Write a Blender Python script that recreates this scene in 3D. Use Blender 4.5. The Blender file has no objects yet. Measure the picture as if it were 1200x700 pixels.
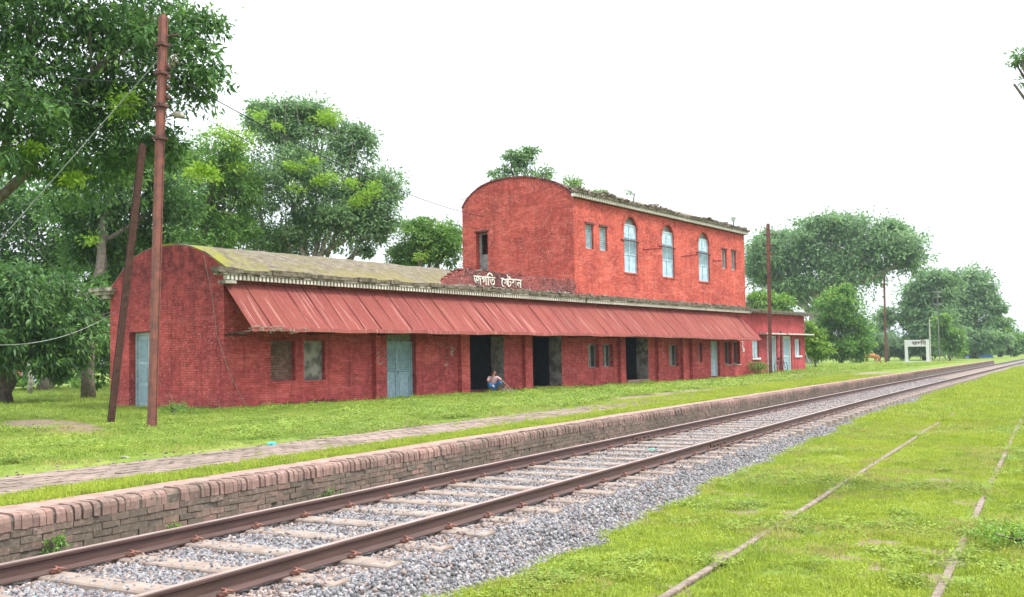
import bpy, bmesh, math, random
import numpy as np
from mathutils import Vector, Matrix, Euler

SC = bpy.context.scene
COL = SC.collection
random.seed(7)
RNG = np.random.default_rng(7)
pi = math.pi

# ------------------------------------------------------------------ camera
CAM = Vector((0.0, 0.0, 1.75))
F_ = Vector((0.87575581, 0.48105787, 0.04043623))
R_ = Vector((0.48199361, -0.87600355, -0.01731868))
U_ = Vector((-0.027091, -0.03465694, 0.99903202))
FP, CX, CY = 1150.17, 600.0, 372.78
cd = bpy.data.cameras.new('camera')
cd.sensor_width = 36.0
cd.lens = FP / 1200 * 36
cd.shift_y = 22.78 / 1200
cd.clip_start, cd.clip_end = 0.1, 6000
cam = bpy.data.objects.new('camera', cd)
COL.objects.link(cam)
cam.matrix_world = Matrix.Translation(CAM) @ Matrix((R_, U_, -F_)).transposed().to_4x4()
SC.camera = cam

# ------------------------------------------------------------------ world, sun, exposure
SUN_EL, SUN_AZ = math.radians(58), math.radians(-62)      # azimuth of the sun measured from +x towards +y
world = bpy.data.worlds.new('World'); SC.world = world; world.use_nodes = True
wn = world.node_tree; wn.nodes.clear()
wo = wn.nodes.new('ShaderNodeOutputWorld'); wb = wn.nodes.new('ShaderNodeBackground')
sky = wn.nodes.new('ShaderNodeTexSky'); sky.sky_type = 'NISHITA'; sky.sun_disc = False
sky.sun_elevation = SUN_EL; sky.sun_rotation = pi / 2 - SUN_AZ
sky.air_density = 1.0; sky.dust_density = 4.0; sky.ozone_density = 1.0
wmix = wn.nodes.new('ShaderNodeMix'); wmix.data_type = 'RGBA'
wmix.inputs[0].default_value = 0.80                        # thin bright overcast over the blue
# overcast luminance: three times brighter overhead than at the horizon, as a cloud layer is
wtc = wn.nodes.new('ShaderNodeTexCoord'); wsx = wn.nodes.new('ShaderNodeSeparateXYZ'); wmr = wn.nodes.new('ShaderNodeMapRange')
wmr.inputs[1].default_value, wmr.inputs[2].default_value, wmr.inputs[3].default_value, wmr.inputs[4].default_value = 0.0, 1.0, 1.0, 3.3
wcl = wn.nodes.new('ShaderNodeVectorMath'); wcl.operation = 'SCALE'; wcl.inputs[0].default_value = (6.6, 6.9, 7.3)
wn.links.new(wtc.outputs['Generated'], wsx.inputs[0]); wn.links.new(wsx.outputs[2], wmr.inputs[0]); wn.links.new(wmr.outputs[0], wcl.inputs['Scale']); wn.links.new(wcl.outputs[0], wmix.inputs[7])
wn.links.new(sky.outputs[0], wmix.inputs[6]); wn.links.new(wmix.outputs[2], wb.inputs[0])
wb.inputs[1].default_value = 0.10
wn.links.new(wb.outputs[0], wo.inputs[0])
sl = bpy.data.lights.new('sun', 'SUN'); sl.energy = 2.2; sl.angle = math.radians(10); sl.color = (1, .96, .88)
so = bpy.data.objects.new('sun', sl); COL.objects.link(so)
so.rotation_euler = Vector((math.cos(SUN_EL) * math.cos(SUN_AZ), math.cos(SUN_EL) * math.sin(SUN_AZ), math.sin(SUN_EL))).to_track_quat('Z', 'Y').to_euler()
SC.view_settings.view_transform = 'Standard'; SC.view_settings.look = 'None'
SC.view_settings.gamma = 1.0; SC.view_settings.use_curve_mapping = False
SC.view_settings.exposure = 0.92
SC.render.engine = 'CYCLES'
SC.cycles.max_bounces = 6; SC.cycles.diffuse_bounces = 3; SC.cycles.transparent_max_bounces = 6
SC.cycles.use_denoising = True

# ------------------------------------------------------------------ helpers
def link(o, parent=None):
    COL.objects.link(o)
    if parent is not None: o.parent = parent
    return o
def tag(o, label=None, cat=None, group=None, kind=None):
    if label: o['label'] = label
    if cat: o['category'] = cat
    if group: o['group'] = group
    if kind: o['kind'] = kind
    return o
def empty(name, loc=(0, 0, 0), rz=0.0, label=None, cat=None, group=None, kind=None):
    o = bpy.data.objects.new(name, None); o.empty_display_size = .3
    o.location = loc; o.rotation_euler = (0, 0, rz); link(o)
    return tag(o, label, cat, group, kind)
def setm(me, m):
    if m is not None: me.materials.append(m)
    return me
def mobj(name, me, parent=None, m=None, loc=None, rot=None, scale=None):
    o = bpy.data.objects.new(name, me)
    if m is not None and not me.materials: me.materials.append(m)
    if loc is not None: o.location = loc
    if rot is not None: o.rotation_euler = rot
    if scale is not None: o.scale = scale
    return link(o, parent)
def fast(name, V, Fc, m=None, smooth=False):
    """V (n,3), Fc (k,3) or (k,4) arrays -> mesh"""
    V = np.asarray(V, np.float32); Fc = np.asarray(Fc, np.int32); k = Fc.shape[1]
    me = bpy.data.meshes.new(name)
    me.vertices.add(len(V)); me.vertices.foreach_set('co', V.ravel())
    me.loops.add(Fc.size); me.loops.foreach_set('vertex_index', Fc.ravel())
    me.polygons.add(len(Fc)); me.polygons.foreach_set('loop_start', np.arange(0, Fc.size, k, dtype=np.int32))
    me.update(calc_edges=True)
    if smooth: me.polygons.foreach_set('use_smooth', np.ones(len(Fc), bool))
    me.validate(); return setm(me, m)
class MB:
    """collects boxes, tubes, prisms into one mesh"""
    def __init__(s): s.v = []; s.f = []
    def add(s, vs, fs):
        n = len(s.v); s.v += [tuple(v) for v in vs]; s.f += [tuple(n + i for i in f) for f in fs]; return s
    def box(s, a, b, j=0.0):
        x0, y0, z0 = a; x1, y1, z1 = b
        vs = [(x0, y0, z0), (x1, y0, z0), (x1, y1, z0), (x0, y1, z0), (x0, y0, z1), (x1, y0, z1), (x1, y1, z1), (x0, y1, z1)]
        if j: vs = [(x + random.uniform(-j, j), y + random.uniform(-j, j), z + random.uniform(-j, j)) for x, y, z in vs]
        return s.add(vs, [(0, 3, 2, 1), (4, 5, 6, 7), (0, 1, 5, 4), (1, 2, 6, 5), (2, 3, 7, 6), (3, 0, 4, 7)])
    def rbox(s, c, dx, dy, dz, M):
        vs = [M @ Vector((sx * dx / 2, sy * dy / 2, sz * dz / 2)) + Vector(c) for sx, sy, sz in
              [(-1, -1, -1), (1, -1, -1), (1, 1, -1), (-1, 1, -1), (-1, -1, 1), (1, -1, 1), (1, 1, 1), (-1, 1, 1)]]
        return s.add(vs, [(0, 3, 2, 1), (4, 5, 6, 7), (0, 1, 5, 4), (1, 2, 6, 5), (2, 3, 7, 6), (3, 0, 4, 7)])
    def tube(s, pts, rad, n=6, cap=True):
        pts = [Vector(p) for p in pts]; m = len(pts)
        if not hasattr(rad, '__len__'): rad = [rad] * m
        n0 = len(s.v); up = None
        for i, p in enumerate(pts):
            d = (pts[min(i + 1, m - 1)] - pts[max(i - 1, 0)])
            d = d.normalized() if d.length > 1e-9 else Vector((0, 0, 1))
            a = Vector((0, 0, 1)) if abs(d.z) < .9 else Vector((1, 0, 0))
            if up is not None: a = up
            x = d.cross(a).normalized() if d.cross(a).length > 1e-6 else d.orthogonal().normalized(); y = d.cross(x).normalized(); up = -y if False else a
            for k in range(n):
                t = 2 * pi * k / n
                s.v.append(tuple(p + (x * math.cos(t) + y * math.sin(t)) * rad[i]))
        for i in range(m - 1):
            for k in range(n):
                a = n0 + i * n + k; b = n0 + i * n + (k + 1) % n
                s.f.append((a, b, b + n, a + n))
        if cap:
            s.f.append(tuple(n0 + k for k in range(n))); s.f.append(tuple(n0 + (m - 1) * n + k for k in reversed(range(n))))
        return s
    def prism(s, poly, a0, a1, axis='x'):
        """poly list of 2D pts; extruded along axis from a0 to a1. axis x: (y,z); y: (x,z); z: (x,y)"""
        mk = {'x': lambda p, a: (a, p[0], p[1]), 'y': lambda p, a: (p[0], a, p[1]), 'z': lambda p, a: (p[0], p[1], a)}[axis]
        n = len(poly); n0 = len(s.v)
        s.v += [mk(p, a0) for p in poly] + [mk(p, a1) for p in poly]
        s.f.append(tuple(n0 + i for i in range(n))); s.f.append(tuple(n0 + n + i for i in reversed(range(n))))
        for i in range(n):
            j = (i + 1) % n; s.f.append((n0 + i, n0 + n + i, n0 + n + j, n0 + j))
        return s
    def mesh(s, name, m=None, smooth=False):
        me = bpy.data.meshes.new(name); me.from_pydata(s.v, [], s.f)
        bm = bmesh.new(); bm.from_mesh(me); bmesh.ops.recalc_face_normals(bm, faces=bm.faces); bm.to_mesh(me); bm.free()
        if smooth:
            me.polygons.foreach_set('use_smooth', np.ones(len(me.polygons), bool))
        return setm(me, m)
    def obj(s, name, m, parent=None, smooth=False, **k): return mobj(name, s.mesh(name, m, smooth), parent, **k)
def boolcut(me, cutters):
    """subtract cutter meshes from me, returns a new mesh"""
    o = bpy.data.objects.new('tmp', me); COL.objects.link(o); cs = []
    for c in cutters:
        co = bpy.data.objects.new('tmpc', c); COL.objects.link(co); cs.append(co)
        md = o.modifiers.new('b', 'BOOLEAN'); md.operation = 'DIFFERENCE'; md.object = co; md.solver = 'EXACT'
    dg = bpy.context.evaluated_depsgraph_get()
    out = bpy.data.meshes.new_from_object(o.evaluated_get(dg))
    for c in cs: bpy.data.objects.remove(c)
    bpy.data.objects.remove(o); return out
def dup(o, parent=None, loc=None, rz=None):
    c = o.copy(); COL.objects.link(c)
    if parent is not None: c.parent = parent
    if loc is not None: c.location = loc
    if rz is not None: c.rotation_euler = (0, 0, rz)
    for ch in list(o.children): dup(ch, c)
    return c
def at(u, v, d):
    """point seen in direction (u,v) of the 1200x700 frame at horizontal distance d: used to read real positions off the survey"""
    r = F_ * FP + R_ * (u - CX) - U_ * (v - CY)
    return CAM + r * (d / math.hypot(r.x, r.y))
def sstep(t): t = np.clip(t, 0, 1); return t * t * (3 - 2 * t)
def bend(x):
    """the line bends gently to the right beyond the platform's middle"""
    return -0.0235 * np.logaddexp(0, (np.asarray(x, float) - 32) / 6) * 6

# ------------------------------------------------------------------ material helpers
class NT:
    def __init__(s, name, rough=.85, spec=.3):
        s.m = bpy.data.materials.new(name); s.m.use_nodes = True; s.t = s.m.node_tree
        s.b = s.t.nodes['Principled BSDF']; s.b.inputs['Roughness'].default_value = rough
        s.b.inputs['Specular IOR Level'].default_value = spec; s._c = None
    def n(s, typ, **k):
        nd = s.t.nodes.new('ShaderNode' + typ)
        for a, v in k.items(): setattr(nd, a, v)
        return nd
    def l(s, a, b): s.t.links.new(a, b)
    def co(s, kind='Object'):
        if s._c is None: s._c = s.n('TexCoord')
        return s._c.outputs[kind]
    def mapv(s, vec, scale=(1, 1, 1), rot=(0, 0, 0), loc=(0, 0, 0)):
        m = s.n('Mapping'); m.inputs['Scale'].default_value = scale; m.inputs['Rotation'].default_value = rot; m.inputs['Location'].default_value = loc
        s.l(vec, m.inputs[0]); return m.outputs[0]
    def noise(s, vec, scale, detail=4, rough=.6, dist=0):
        t = s.n('TexNoise'); t.inputs['Scale'].default_value = scale; t.inputs['Detail'].default_value = detail
        t.inputs['Roughness'].default_value = rough; t.inputs['Distortion'].default_value = dist
        s.l(vec, t.inputs['Vector']); return t.outputs['Fac']
    def ramp(s, fac, stops, interp='LINEAR'):
        r = s.n('ValToRGB'); r.color_ramp.interpolation = interp; e = r.color_ramp.elements
        while len(e) < len(stops): e.new(.5)
        for i, (p_, c) in enumerate(stops):
            e[i].position = p_; e[i].color = (c if hasattr(c, '__len__') else (c, c, c)) + ((1,) if not hasattr(c, '__len__') or len(c) == 3 else ())
        s.l(fac, r.inputs[0]); return r.outputs[0]
    def mix(s, fac, a, b, mode='MIX'):
        m = s.n('Mix'); m.data_type = 'RGBA'; m.blend_type = mode
        for i, v in ((0, fac), (6, a), (7, b)):
            if hasattr(v, 'is_output') or hasattr(v, 'node'): s.l(v, m.inputs[i])
            else: m.inputs[i].default_value = v if i == 0 else tuple(v) + (1,)
        return m.outputs[2]
    def math(s, op, a, b=0.0, clamp=False):
        m = s.n('Math'); m.operation = op; m.use_clamp = clamp
        for i, v in enumerate((a, b)):
            if hasattr(v, 'node'): s.l(v, m.inputs[i])
            else: m.inputs[i].default_value = v
        return m.outputs[0]
    def col(s, c):
        if hasattr(c, 'node'): s.l(c, s.b.inputs['Base Color'])
        else: s.b.inputs['Base Color'].default_value = tuple(c) + (1,)
        return s
    def bump(s, h, strength=.5, dist=.01):
        b = s.n('Bump'); b.inputs['Strength'].default_value = strength; b.inputs['Distance'].default_value = dist
        s.l(h, b.inputs['Height']); s.l(b.outputs[0], s.b.inputs['Normal']); return s
def simple(name, c, c2=None, scale=6, rough=.8, bump=0, bd=.01, metal=0, spec=.3, thr=(.35, .65), detail=5):
    t = NT(name, rough, spec); t.b.inputs['Metallic'].default_value = metal
    if c2 is None: c2 = tuple(x * .7 for x in c)
    nz = t.noise(t.co(), scale, detail)
    t.col(t.ramp(nz, [(thr[0], c2), (thr[1], c)]))
    if bump: t.bump(t.noise(t.co(), scale * 4, 6), bump, bd)
    return t.m

def wallmat(name, base, dark, chip, chipthr=.66, brick=True, stain=None, bs=1.0):
    """lime-washed / painted brick. Local object coordinates, mapped by which way the face looks."""
    t = NT(name, .95, .04)
    g = t.n('NewGeometry'); oc = t.co()
    # object-space normal decides x-z or y-z mapping
    sx = t.n('SeparateXYZ'); t.l(oc, sx.inputs[0])
    vt = t.n('VectorTransform'); vt.vector_type = 'NORMAL'; vt.convert_from = 'WORLD'; vt.convert_to = 'OBJECT'
    t.l(g.outputs['True Normal'], vt.inputs[0]); sn = t.n('SeparateXYZ'); t.l(vt.outputs[0], sn.inputs[0])
    ax = t.math('GREATER_THAN', t.math('ABSOLUTE', sn.outputs[0]), .7)
    u = t.mix(ax, (0, 0, 0), (1, 1, 1))
    uu = t.n('Mix'); uu.data_type = 'FLOAT'; t.l(ax, uu.inputs[0]); t.l(sx.outputs[0], uu.inputs[2]); t.l(sx.outputs[1], uu.inputs[3])
    cb0 = t.n('CombineXYZ'); t.l(uu.outputs[0], cb0.inputs[0]); t.l(sx.outputs[2], cb0.inputs[1])
    wob = t.n('TexNoise'); wob.inputs['Scale'].default_value = 7; wob.inputs['Detail'].default_value = 4; t.l(oc, wob.inputs['Vector'])
    wv = t.n('VectorMath'); wv.operation = 'SCALE'; wv.inputs['Scale'].default_value = .03; t.l(wob.outputs['Color'], wv.inputs[0])
    cb = t.n('VectorMath'); cb.operation = 'ADD'; t.l(cb0.outputs[0], cb.inputs[0]); t.l(wv.outputs[0], cb.inputs[1])
    bt = t.n('TexBrick'); bt.inputs['Scale'].default_value = 1.0
    bt.inputs['Brick Width'].default_value = .25 * bs; bt.inputs['Row Height'].default_value = .078 * bs
    bt.inputs['Mortar Size'].default_value = .009; bt.inputs['Mortar Smooth'].default_value = .5
    bt.inputs['Color1'].default_value = (.35, .35, .35, 1); bt.inputs['Color2'].default_value = (.75, .75, .75, 1); bt.inputs['Mortar'].default_value = (.5, .5, .5, 1)
    t.l(cb.outputs[0], bt.inputs['Vector'])
    n1 = t.noise(oc, .7, 6, .65); n2 = t.noise(oc, 5, 8, .7); n3 = t.noise(oc, 16, 5, .7); n4 = t.noise(oc, 2.2, 6, .6)
    c = t.mix(t.ramp(n1, [(.36, 0.0), (.64, 1.0)]), dark, base)
    lighter = tuple(min(1, x * 1.35 + .02) for x in base)
    c = t.mix(t.ramp(n2, [(.48, 0.0), (.7, .7)]), c, lighter)
    per = t.n('Mix'); per.data_type = 'RGBA'; per.blend_type = 'OVERLAY'; per.inputs[0].default_value = .5 if brick else 0
    t.l(c, per.inputs[6]); t.l(bt.outputs['Color'], per.inputs[7]); c = per.outputs[2]
    # mortar lines a bit darker in depth, chips pale
    c = t.mix(t.math('MULTIPLY', t.math('MULTIPLY', bt.outputs['Fac'], t.ramp(n4, [(.4, .35), (.6, 1.0)])), .62 if brick else 0), c, tuple(x * .42 for x in dark))
    rs = t.noise(t.mapv(oc, (2.6, 2.6, .22)), 1.6, 5, .6)
    c = t.mix(t.ramp(rs, [(.52, 0.0), (.72, .6)]), c, tuple(x * .6 for x in dark))
    c = t.mix(t.ramp(t.noise(t.mapv(oc, (.5, .5, 2.2), loc=(5, 5, 5)), 1.5, 6, .7), [(.54, 0.0), (.70, .5)]), c, tuple(min(1, x * 1.25 + .07) for x in base))
    ch = t.math('MULTIPLY', t.ramp(n3, [(chipthr - .02, 0.0), (chipthr + .03, 1.0)]), t.ramp(n4, [(.42, .08), (.58, 1.0)]))
    c = t.mix(ch, c, chip)
    if stain: c = stain(t, c, sx, n1, n4, n2)
    t.col(c)
    h = t.math('ADD', t.math('MULTIPLY', bt.outputs['Fac'], -1.0 if brick else 0), t.math('MULTIPLY', n3, .8))
    t.bump(h, .8, .012)
    return t.m
# ------------------------------------------------------------------ materials
RED, DRED, CHIP = (.49, .100, .090), (.26, .052, .054), (.64, .42, .39)
def stain_main(t, c, sx, n1, n4, n2):
    # black-brown algae where rain runs off the vault; damp foot of the wall
    hz = t.n('MapRange'); hz.inputs[1].default_value = 2.5; hz.inputs[2].default_value = 4.6; t.l(sx.outputs[2], hz.inputs[0])
    k = t.math('MULTIPLY', hz.outputs[0], t.ramp(n4, [(.36, .25), (.6, 1.0)]))
    c = t.mix(t.math('MULTIPLY', k, .7), c, (.085, .025, .03))
    ft = t.n('MapRange'); ft.inputs[1].default_value = .5; ft.inputs[2].default_value = 0.0; t.l(sx.outputs[2], ft.inputs[0])
    return t.mix(t.math('MULTIPLY', ft.outputs[0], t.ramp(n2, [(.45, 0.0), (.65, .7)])), c, (.16, .12, .09))
M = {}
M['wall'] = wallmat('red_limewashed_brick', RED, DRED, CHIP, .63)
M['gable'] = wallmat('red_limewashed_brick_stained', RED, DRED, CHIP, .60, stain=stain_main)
M['tower'] = wallmat('orange_red_brick', (.54, .115, .082), (.29, .055, .048), (.60, .34, .27), .58)  # upper storey in a warmer orange-red than the lower walls
M['annex'] = wallmat('red_painted_plaster', (.40, .078, .080), (.22, .045, .05), CHIP, .66, brick=False)
M['parapet'] = wallmat('weathered_parapet_brick', (.27, .07, .062), (.075, .04, .042), (.45, .28, .25), .58)
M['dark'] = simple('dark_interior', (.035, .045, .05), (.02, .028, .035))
M['grey'] = simple('stained_grey_plaster', (.30, .28, .25), (.12, .115, .105), 2.5, .9, .3, thr=(.4, .56))
M['bricked'] = wallmat('unpainted_brick_infill', (.20, .11, .085), (.12, .075, .06), (.34, .27, .22), .62)
M['concrete'] = simple('pale_concrete', (.55, .52, .47), (.36, .34, .31), 9, .9, .4)
M['door'] = simple('grey_blue_door_paint', (.30, .42, .47), (.20, .30, .35), 7, .55, .1)
M['shutterw'] = simple('faded_blue_white_paint', (.44, .57, .65), (.29, .40, .48), 5, .6, .1)
M['shutter'] = simple('pale_blue_shutter_paint', (.46, .56, .61), (.28, .37, .42), 5, .6, .1)
M['oldwood'] = simple('greyed_timber', (.30, .30, .28), (.16, .16, .15), 8, .8, .2)
M['glassd'] = simple('dark_window_glass', (.05, .06, .065), (.03, .035, .04), 3, .2)
M['white'] = simple('white_paint', (.78, .78, .76), (.6, .6, .58), 8, .7)
M['limewash'] = simple('weathered_white_limewash', (.47, .43, .36), (.12, .11, .085), 3.5, .9, .3, thr=(.40, .60))
M['rust_and_shade'] = simple('dark_rust_and_dentil_shade', (.13, .055, .045), (.06, .032, .03), 9, .75, .4)  # rusted ironwork; also the painted shade of the dentil beds
M['pole'] = simple('red_oxide_rusted_pole', (.24, .085, .06), (.12, .05, .042), 5, .6, .3)
M['wire'] = simple('grey_wire', (.05, .055, .055), None, 3, .9, spec=.05)
M['wireg'] = simple('pale_wire', (.30, .34, .30), None, 3, .6)
M['ins'] = simple('brown_porcelain', (.12, .05, .04), None, 3, .25)
M['rubber'] = simple('black_rubber', (.03, .03, .03), None, 3, .8)
def rustrail():
    t = NT('rusted_rail_steel', .55, .4); o = t.co(); n = t.noise(t.mapv(o, (1, 14, 14)), 2.2, 6)
    t.col(t.ramp(n, [(.3, (.05, .03, .027)), (.7, (.105, .056, .047))])); t.bump(t.noise(o, 60, 3), .3, .003); return t.m
M['rail'] = rustrail()
t = NT('worn_rail_head', .38, .6); t.b.inputs['Metallic'].default_value = .35
t.col(t.ramp(t.noise(t.mapv(t.co(), (.6, 20, 20)), 3, 4), [(.35, (.24, .15, .125)), (.65, (.50, .40, .36))])); M['railhead'] = t.m
M['clip'] = simple('rusted_spring_clip', (.22, .10, .07), (.12, .05, .04), 14, .7)
def sleeperm():
    t = NT('dusty_concrete_sleeper', .9, .2); o = t.co('Object'); r = t.n('ObjectInfo')
    c = t.ramp(t.noise(o, 4, 6), [(.35, (.17, .13, .105)), (.62, (.30, .25, .215))]); t.col(t.mix(t.math('MULTIPLY', r.outputs['Random'], .35), c, (.27, .20, .16))); t.bump(t.noise(o, 40, 5), .4, .006); return t.m
M['sleeper'] = sleeperm()
def stonem():
    t = NT('ballast_stone', .85, .25); r = t.n('ObjectInfo')
    c = t.ramp(r.outputs['Random'], [(0, (.085, .085, .095)), (.3, (.17, .165, .18)), (.62, (.26, .255, .27)), (.84, (.36, .345, .345)), (.93, (.27, .17, .13)), (1, (.46, .43, .40))])
    n = t.noise(t.co(), 1.2, 4); t.col(t.mix(t.ramp(n, [(.4, 0.0), (.7, .5)]), c, (.20, .185, .175))); return t.m
M['stone'] = stonem()
def rstonem():
    t = NT('rust_stained_stone', .9, .2); r = t.n('ObjectInfo')
    t.col(t.ramp(r.outputs['Random'], [(0, (.13, .095, .085)), (.4, (.22, .165, .145)), (.8, (.31, .235, .205)), (1, (.40, .33, .30))])); return t.m
M['rstone'] = rstonem()
def brickm(name, cols, sc=8):
    t = NT(name, .9, .2); r = t.n('ObjectInfo'); o = t.co()
    g = t.n('NewGeometry'); rnd = t.math('FRACT', t.math('ADD', r.outputs['Random'], g.outputs['Random Per Island']))
    c = t.ramp(rnd, cols); wp = g.outputs['Position']
    c = t.mix(t.ramp(t.noise(wp, 1.7, 6, .7), [(.42, 0.0), (.62, .85)]), c, cols[0][1])
    c = t.mix(t.ramp(t.noise(wp, 22, 5, .7), [(.5, 0.0), (.68, .6)]), c, (.38, .27, .23))
    c = t.mix(t.ramp(t.noise(wp, .8, 5, .7), [(.44, 0.0), (.62, .55)]), c, (.085, .075, .055))
    t.col(c); t.bump(t.noise(wp, 55, 5), .6, .006); return t.m
M['coping'] = brickm('coping_brick', [(0, (.18, .12, .10)), (.5, (.26, .155, .13)), (1, (.33, .21, .175))])
M['wbrick'] = brickm('platform_wall_brick', [(0, (.11, .09, .07)), (.3, (.14, .11, .085)), (.7, (.18, .125, .10)), (1, (.23, .145, .115))])
M['paver'] = brickm('dusty_path_brick', [(0, (.20, .155, .13)), (.5, (.255, .195, .165)), (1, (.30, .215, .18))])
M['debris'] = simple('weathered_lime_debris', (.30, .25, .20), (.09, .075, .055), 7, .95, .5, .02)
M['slab'] = simple('dark_mossy_slab', (.19, .16, .115), (.06, .05, .035), 6, .95, .5, .02)
M['mortar'] = simple('dark_mossy_mortar', (.17, .14, .115), (.07, .06, .045), 10, .95, .6, .01)
M['copingtop'] = simple('pink_worn_plaster', (.34, .22, .185), (.22, .145, .12), 4, .9, .4, .008)
def grassm(name, a, b, cc, dry=.0):
    t = NT(name, .6, .25); r = t.n('ObjectInfo'); g = t.n('NewGeometry')
    c = t.ramp(r.outputs['Random'], [(0, a), (.6, b), (1, cc)])
    wpn = t.noise(g.outputs['Position'], .55, 5, .65)
    c = t.mix(t.ramp(wpn, [(.38, 0.0), (.62, .65)]), c, cc)
    c = t.mix(t.ramp(t.noise(g.outputs['Position'], 3.2, 4, .7), [(.52, 0.0), (.72, .55)]), c, tuple(.5 * v for v in a))
    c = t.mix(t.math('MULTIPLY', g.outputs['Random Per Island'], .35), c, (.32, .30, .09)); t.col(c)
    tr = t.n('BsdfTranslucent'); t.l(c, tr.inputs[0]); ms = t.n('MixShader'); ms.inputs[0].default_value = .35
    t.l(t.b.outputs[0], ms.inputs[1]); t.l(tr.outputs[0], ms.inputs[2]); t.l(ms.outputs[0], t.t.nodes['Material Output'].inputs[0]); return t.m
M['grass'] = grassm('fresh_grass', (.16, .27, .022), (.26, .38, .03), (.40, .47, .04))
M['grassd'] = grassm('lush_grass', (.09, .19, .025), (.17, .30, .035), (.29, .39, .045))
def leafm(name, a, b, c3, tl=.3):
    t = NT(name, .5, .35); g = t.n('NewGeometry'); at_ = t.n('Attribute'); at_.attribute_name = 'tint'
    v = t.math('ADD', t.math('MULTIPLY', g.outputs['Random Per Island'], .45), t.math('MULTIPLY', at_.outputs['Fac'], .55))
    c = t.ramp(v, [(.05, a), (.55, b), (.95, c3)]); t.col(c)
    tr = t.n('BsdfTranslucent'); t.l(c, tr.inputs[0]); ms = t.n('MixShader'); ms.inputs[0].default_value = tl
    t.l(t.b.outputs[0], ms.inputs[1]); t.l(tr.outputs[0], ms.inputs[2]); t.l(ms.outputs[0], t.t.nodes['Material Output'].inputs[0]); return t.m
M['leaf_dark'] = leafm('deep_green_leaves', (.035, .10, .03), (.09, .20, .045), (.24, .42, .08), .45)
M['leaf_mid'] = leafm('mid_green_leaves', (.06, .16, .035), (.14, .29, .05), (.29, .46, .07), .42)
M['leaf_blue'] = leafm('grey_green_leaves', (.085, .17, .07), (.19, .33, .13), (.34, .50, .20), .45)
M['leaf_bright'] = leafm('fresh_green_leaves', (.09, .20, .03), (.17, .32, .04), (.30, .44, .05))
M['leaf_yellow'] = leafm('yellow_green_leaves', (.18, .34, .03), (.28, .46, .04), (.42, .58, .06), .45)
M['bark'] = simple('grey_brown_bark', (.19, .16, .13), (.085, .07, .055), 7, .9, .6, .02)
M['barkp'] = simple('pale_mottled_bark', (.36, .33, .28), (.17, .15, .12), 5, .9, .5, .02, thr=(.4, .55))
M['twig'] = simple('dry_twig', (.36, .30, .23), (.2, .16, .12), 9, .9)

# ------------------------------------------------------------------ terrain
GB = 0.25
XC, YC = 22.92453911, 23.0408608          # front left corner of the station
TH = -0.1336
DX, DY = math.cos(TH), math.sin(TH)
def bfront(x, y):                          # distance in front of the station's front plane (positive towards the line)
    return -((x - XC) * (-DY) + (y - YC) * DX)
def vnoise(x, y, s, seed=0):
    """smooth value noise"""
    r = np.random.default_rng(seed).random((64, 64)); u = (np.asarray(x, float) / s) % 64; v = (np.asarray(y, float) / s) % 64
    i, j = np.floor(u).astype(int) % 64, np.floor(v).astype(int) % 64; a, b = sstep(u - np.floor(u)), sstep(v - np.floor(v)); i2, j2 = (i + 1) % 64, (j + 1) % 64
    return (r[i, j] * (1 - a) + r[i2, j] * a) * (1 - b) + (r[i, j2] * (1 - a) + r[i2, j2] * a) * b
def edge_y(x): return 3.98 + .28 * (vnoise(x, x * 0, 1.7, 3) - .5) + .22 * (vnoise(x, x * 0, .5, 4) - .5) + .02 * np.clip(np.asarray(x, float) - 8, 0, 22)
PEND = 120.0
def gz(x, y):
    x = np.asarray(x, float); y = np.asarray(y, float); yy = y - bend(x); e = edge_y(x)
    low = -.02 + .05 * (vnoise(x, y, 1.1, 1) - .5) + .05 * (vnoise(x, y, 4.3, 2) - .5)
    low = np.where(yy < 0, low + .004 * np.abs(yy), low)
    bal = .122 + .02 * (vnoise(x, y, .3, 5) - .5)
    z = low + (bal - low) * sstep((yy - e) / .42)
    z = np.where(yy > 7.15, z - .05 * sstep((yy - 7.15) / .4), z)
    gb = GB + .19 * sstep((x - 58) / 14)
    up = .49 + (gb - .49) * sstep((yy - 10.6) / 7.5)
    up = up + np.where(yy > 10.6, .06 * (vnoise(x, y, 1.3, 6) - .5) + .08 * (vnoise(x, y, 5.1, 7) - .5), 0) * sstep((bfront(x, y) - .3) / 2.0 + (x < 21) + (x > 76))
    up = np.where(x > PEND - 12, np.maximum(.1, up - (x - PEND + 12) * .02), up)
    t = sstep((yy - 7.74) / .10)
    z = z * (1 - t) + up * t
    far = sstep((np.hypot(x, y) - 230) / 300)
    return z * (1 - far) + 0.1 * far
def gnd_masks(x, y):
    yy = y - bend(x); e = edge_y(x)
    grav = sstep((yy - e + .05) / .12) * (1 - sstep((yy - 7.85) / .1))
    d = np.zeros_like(x)
    for (cx_, cy_, rx, ry, a) in [(16.2, 22.2, 3.4, .95, 1.15), (14.4, 23.6, 2.4, .7, .2), (64, 13.0, 8, .9, -.15), (16.5, 33, 3, 1, 0), (30, 10.9, 6, .5, -.05), (45, 12.6, 8, .35, -.1)]:
        u = (x - cx_) * math.cos(a) + (y - cy_) * math.sin(a); v = -(x - cx_) * math.sin(a) + (y - cy_) * math.cos(a)
        d = np.maximum(d, np.clip(1.25 - np.hypot(u / rx, v / ry), 0, 1) * 2)
    d = np.clip(d * (.5 + vnoise(x, y, .7, 8)), 0, 1)
    bare = vnoise(x, y, .26, 31) * .6 + vnoise(x, y, 1.6, 32) * .4
    rl = np.minimum(np.abs(yy - 2.518), np.abs(yy - .778))
    d = np.where(yy < 4.4, np.clip((bare - .70 + .14 * np.exp(-(rl / .14) ** 2)) * 8, 0, 1), d)
    bed = sstep((yy - 7.95) / .05) * (1 - sstep((yy - 8.3) / .08))
    return grav, d, bed
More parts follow.
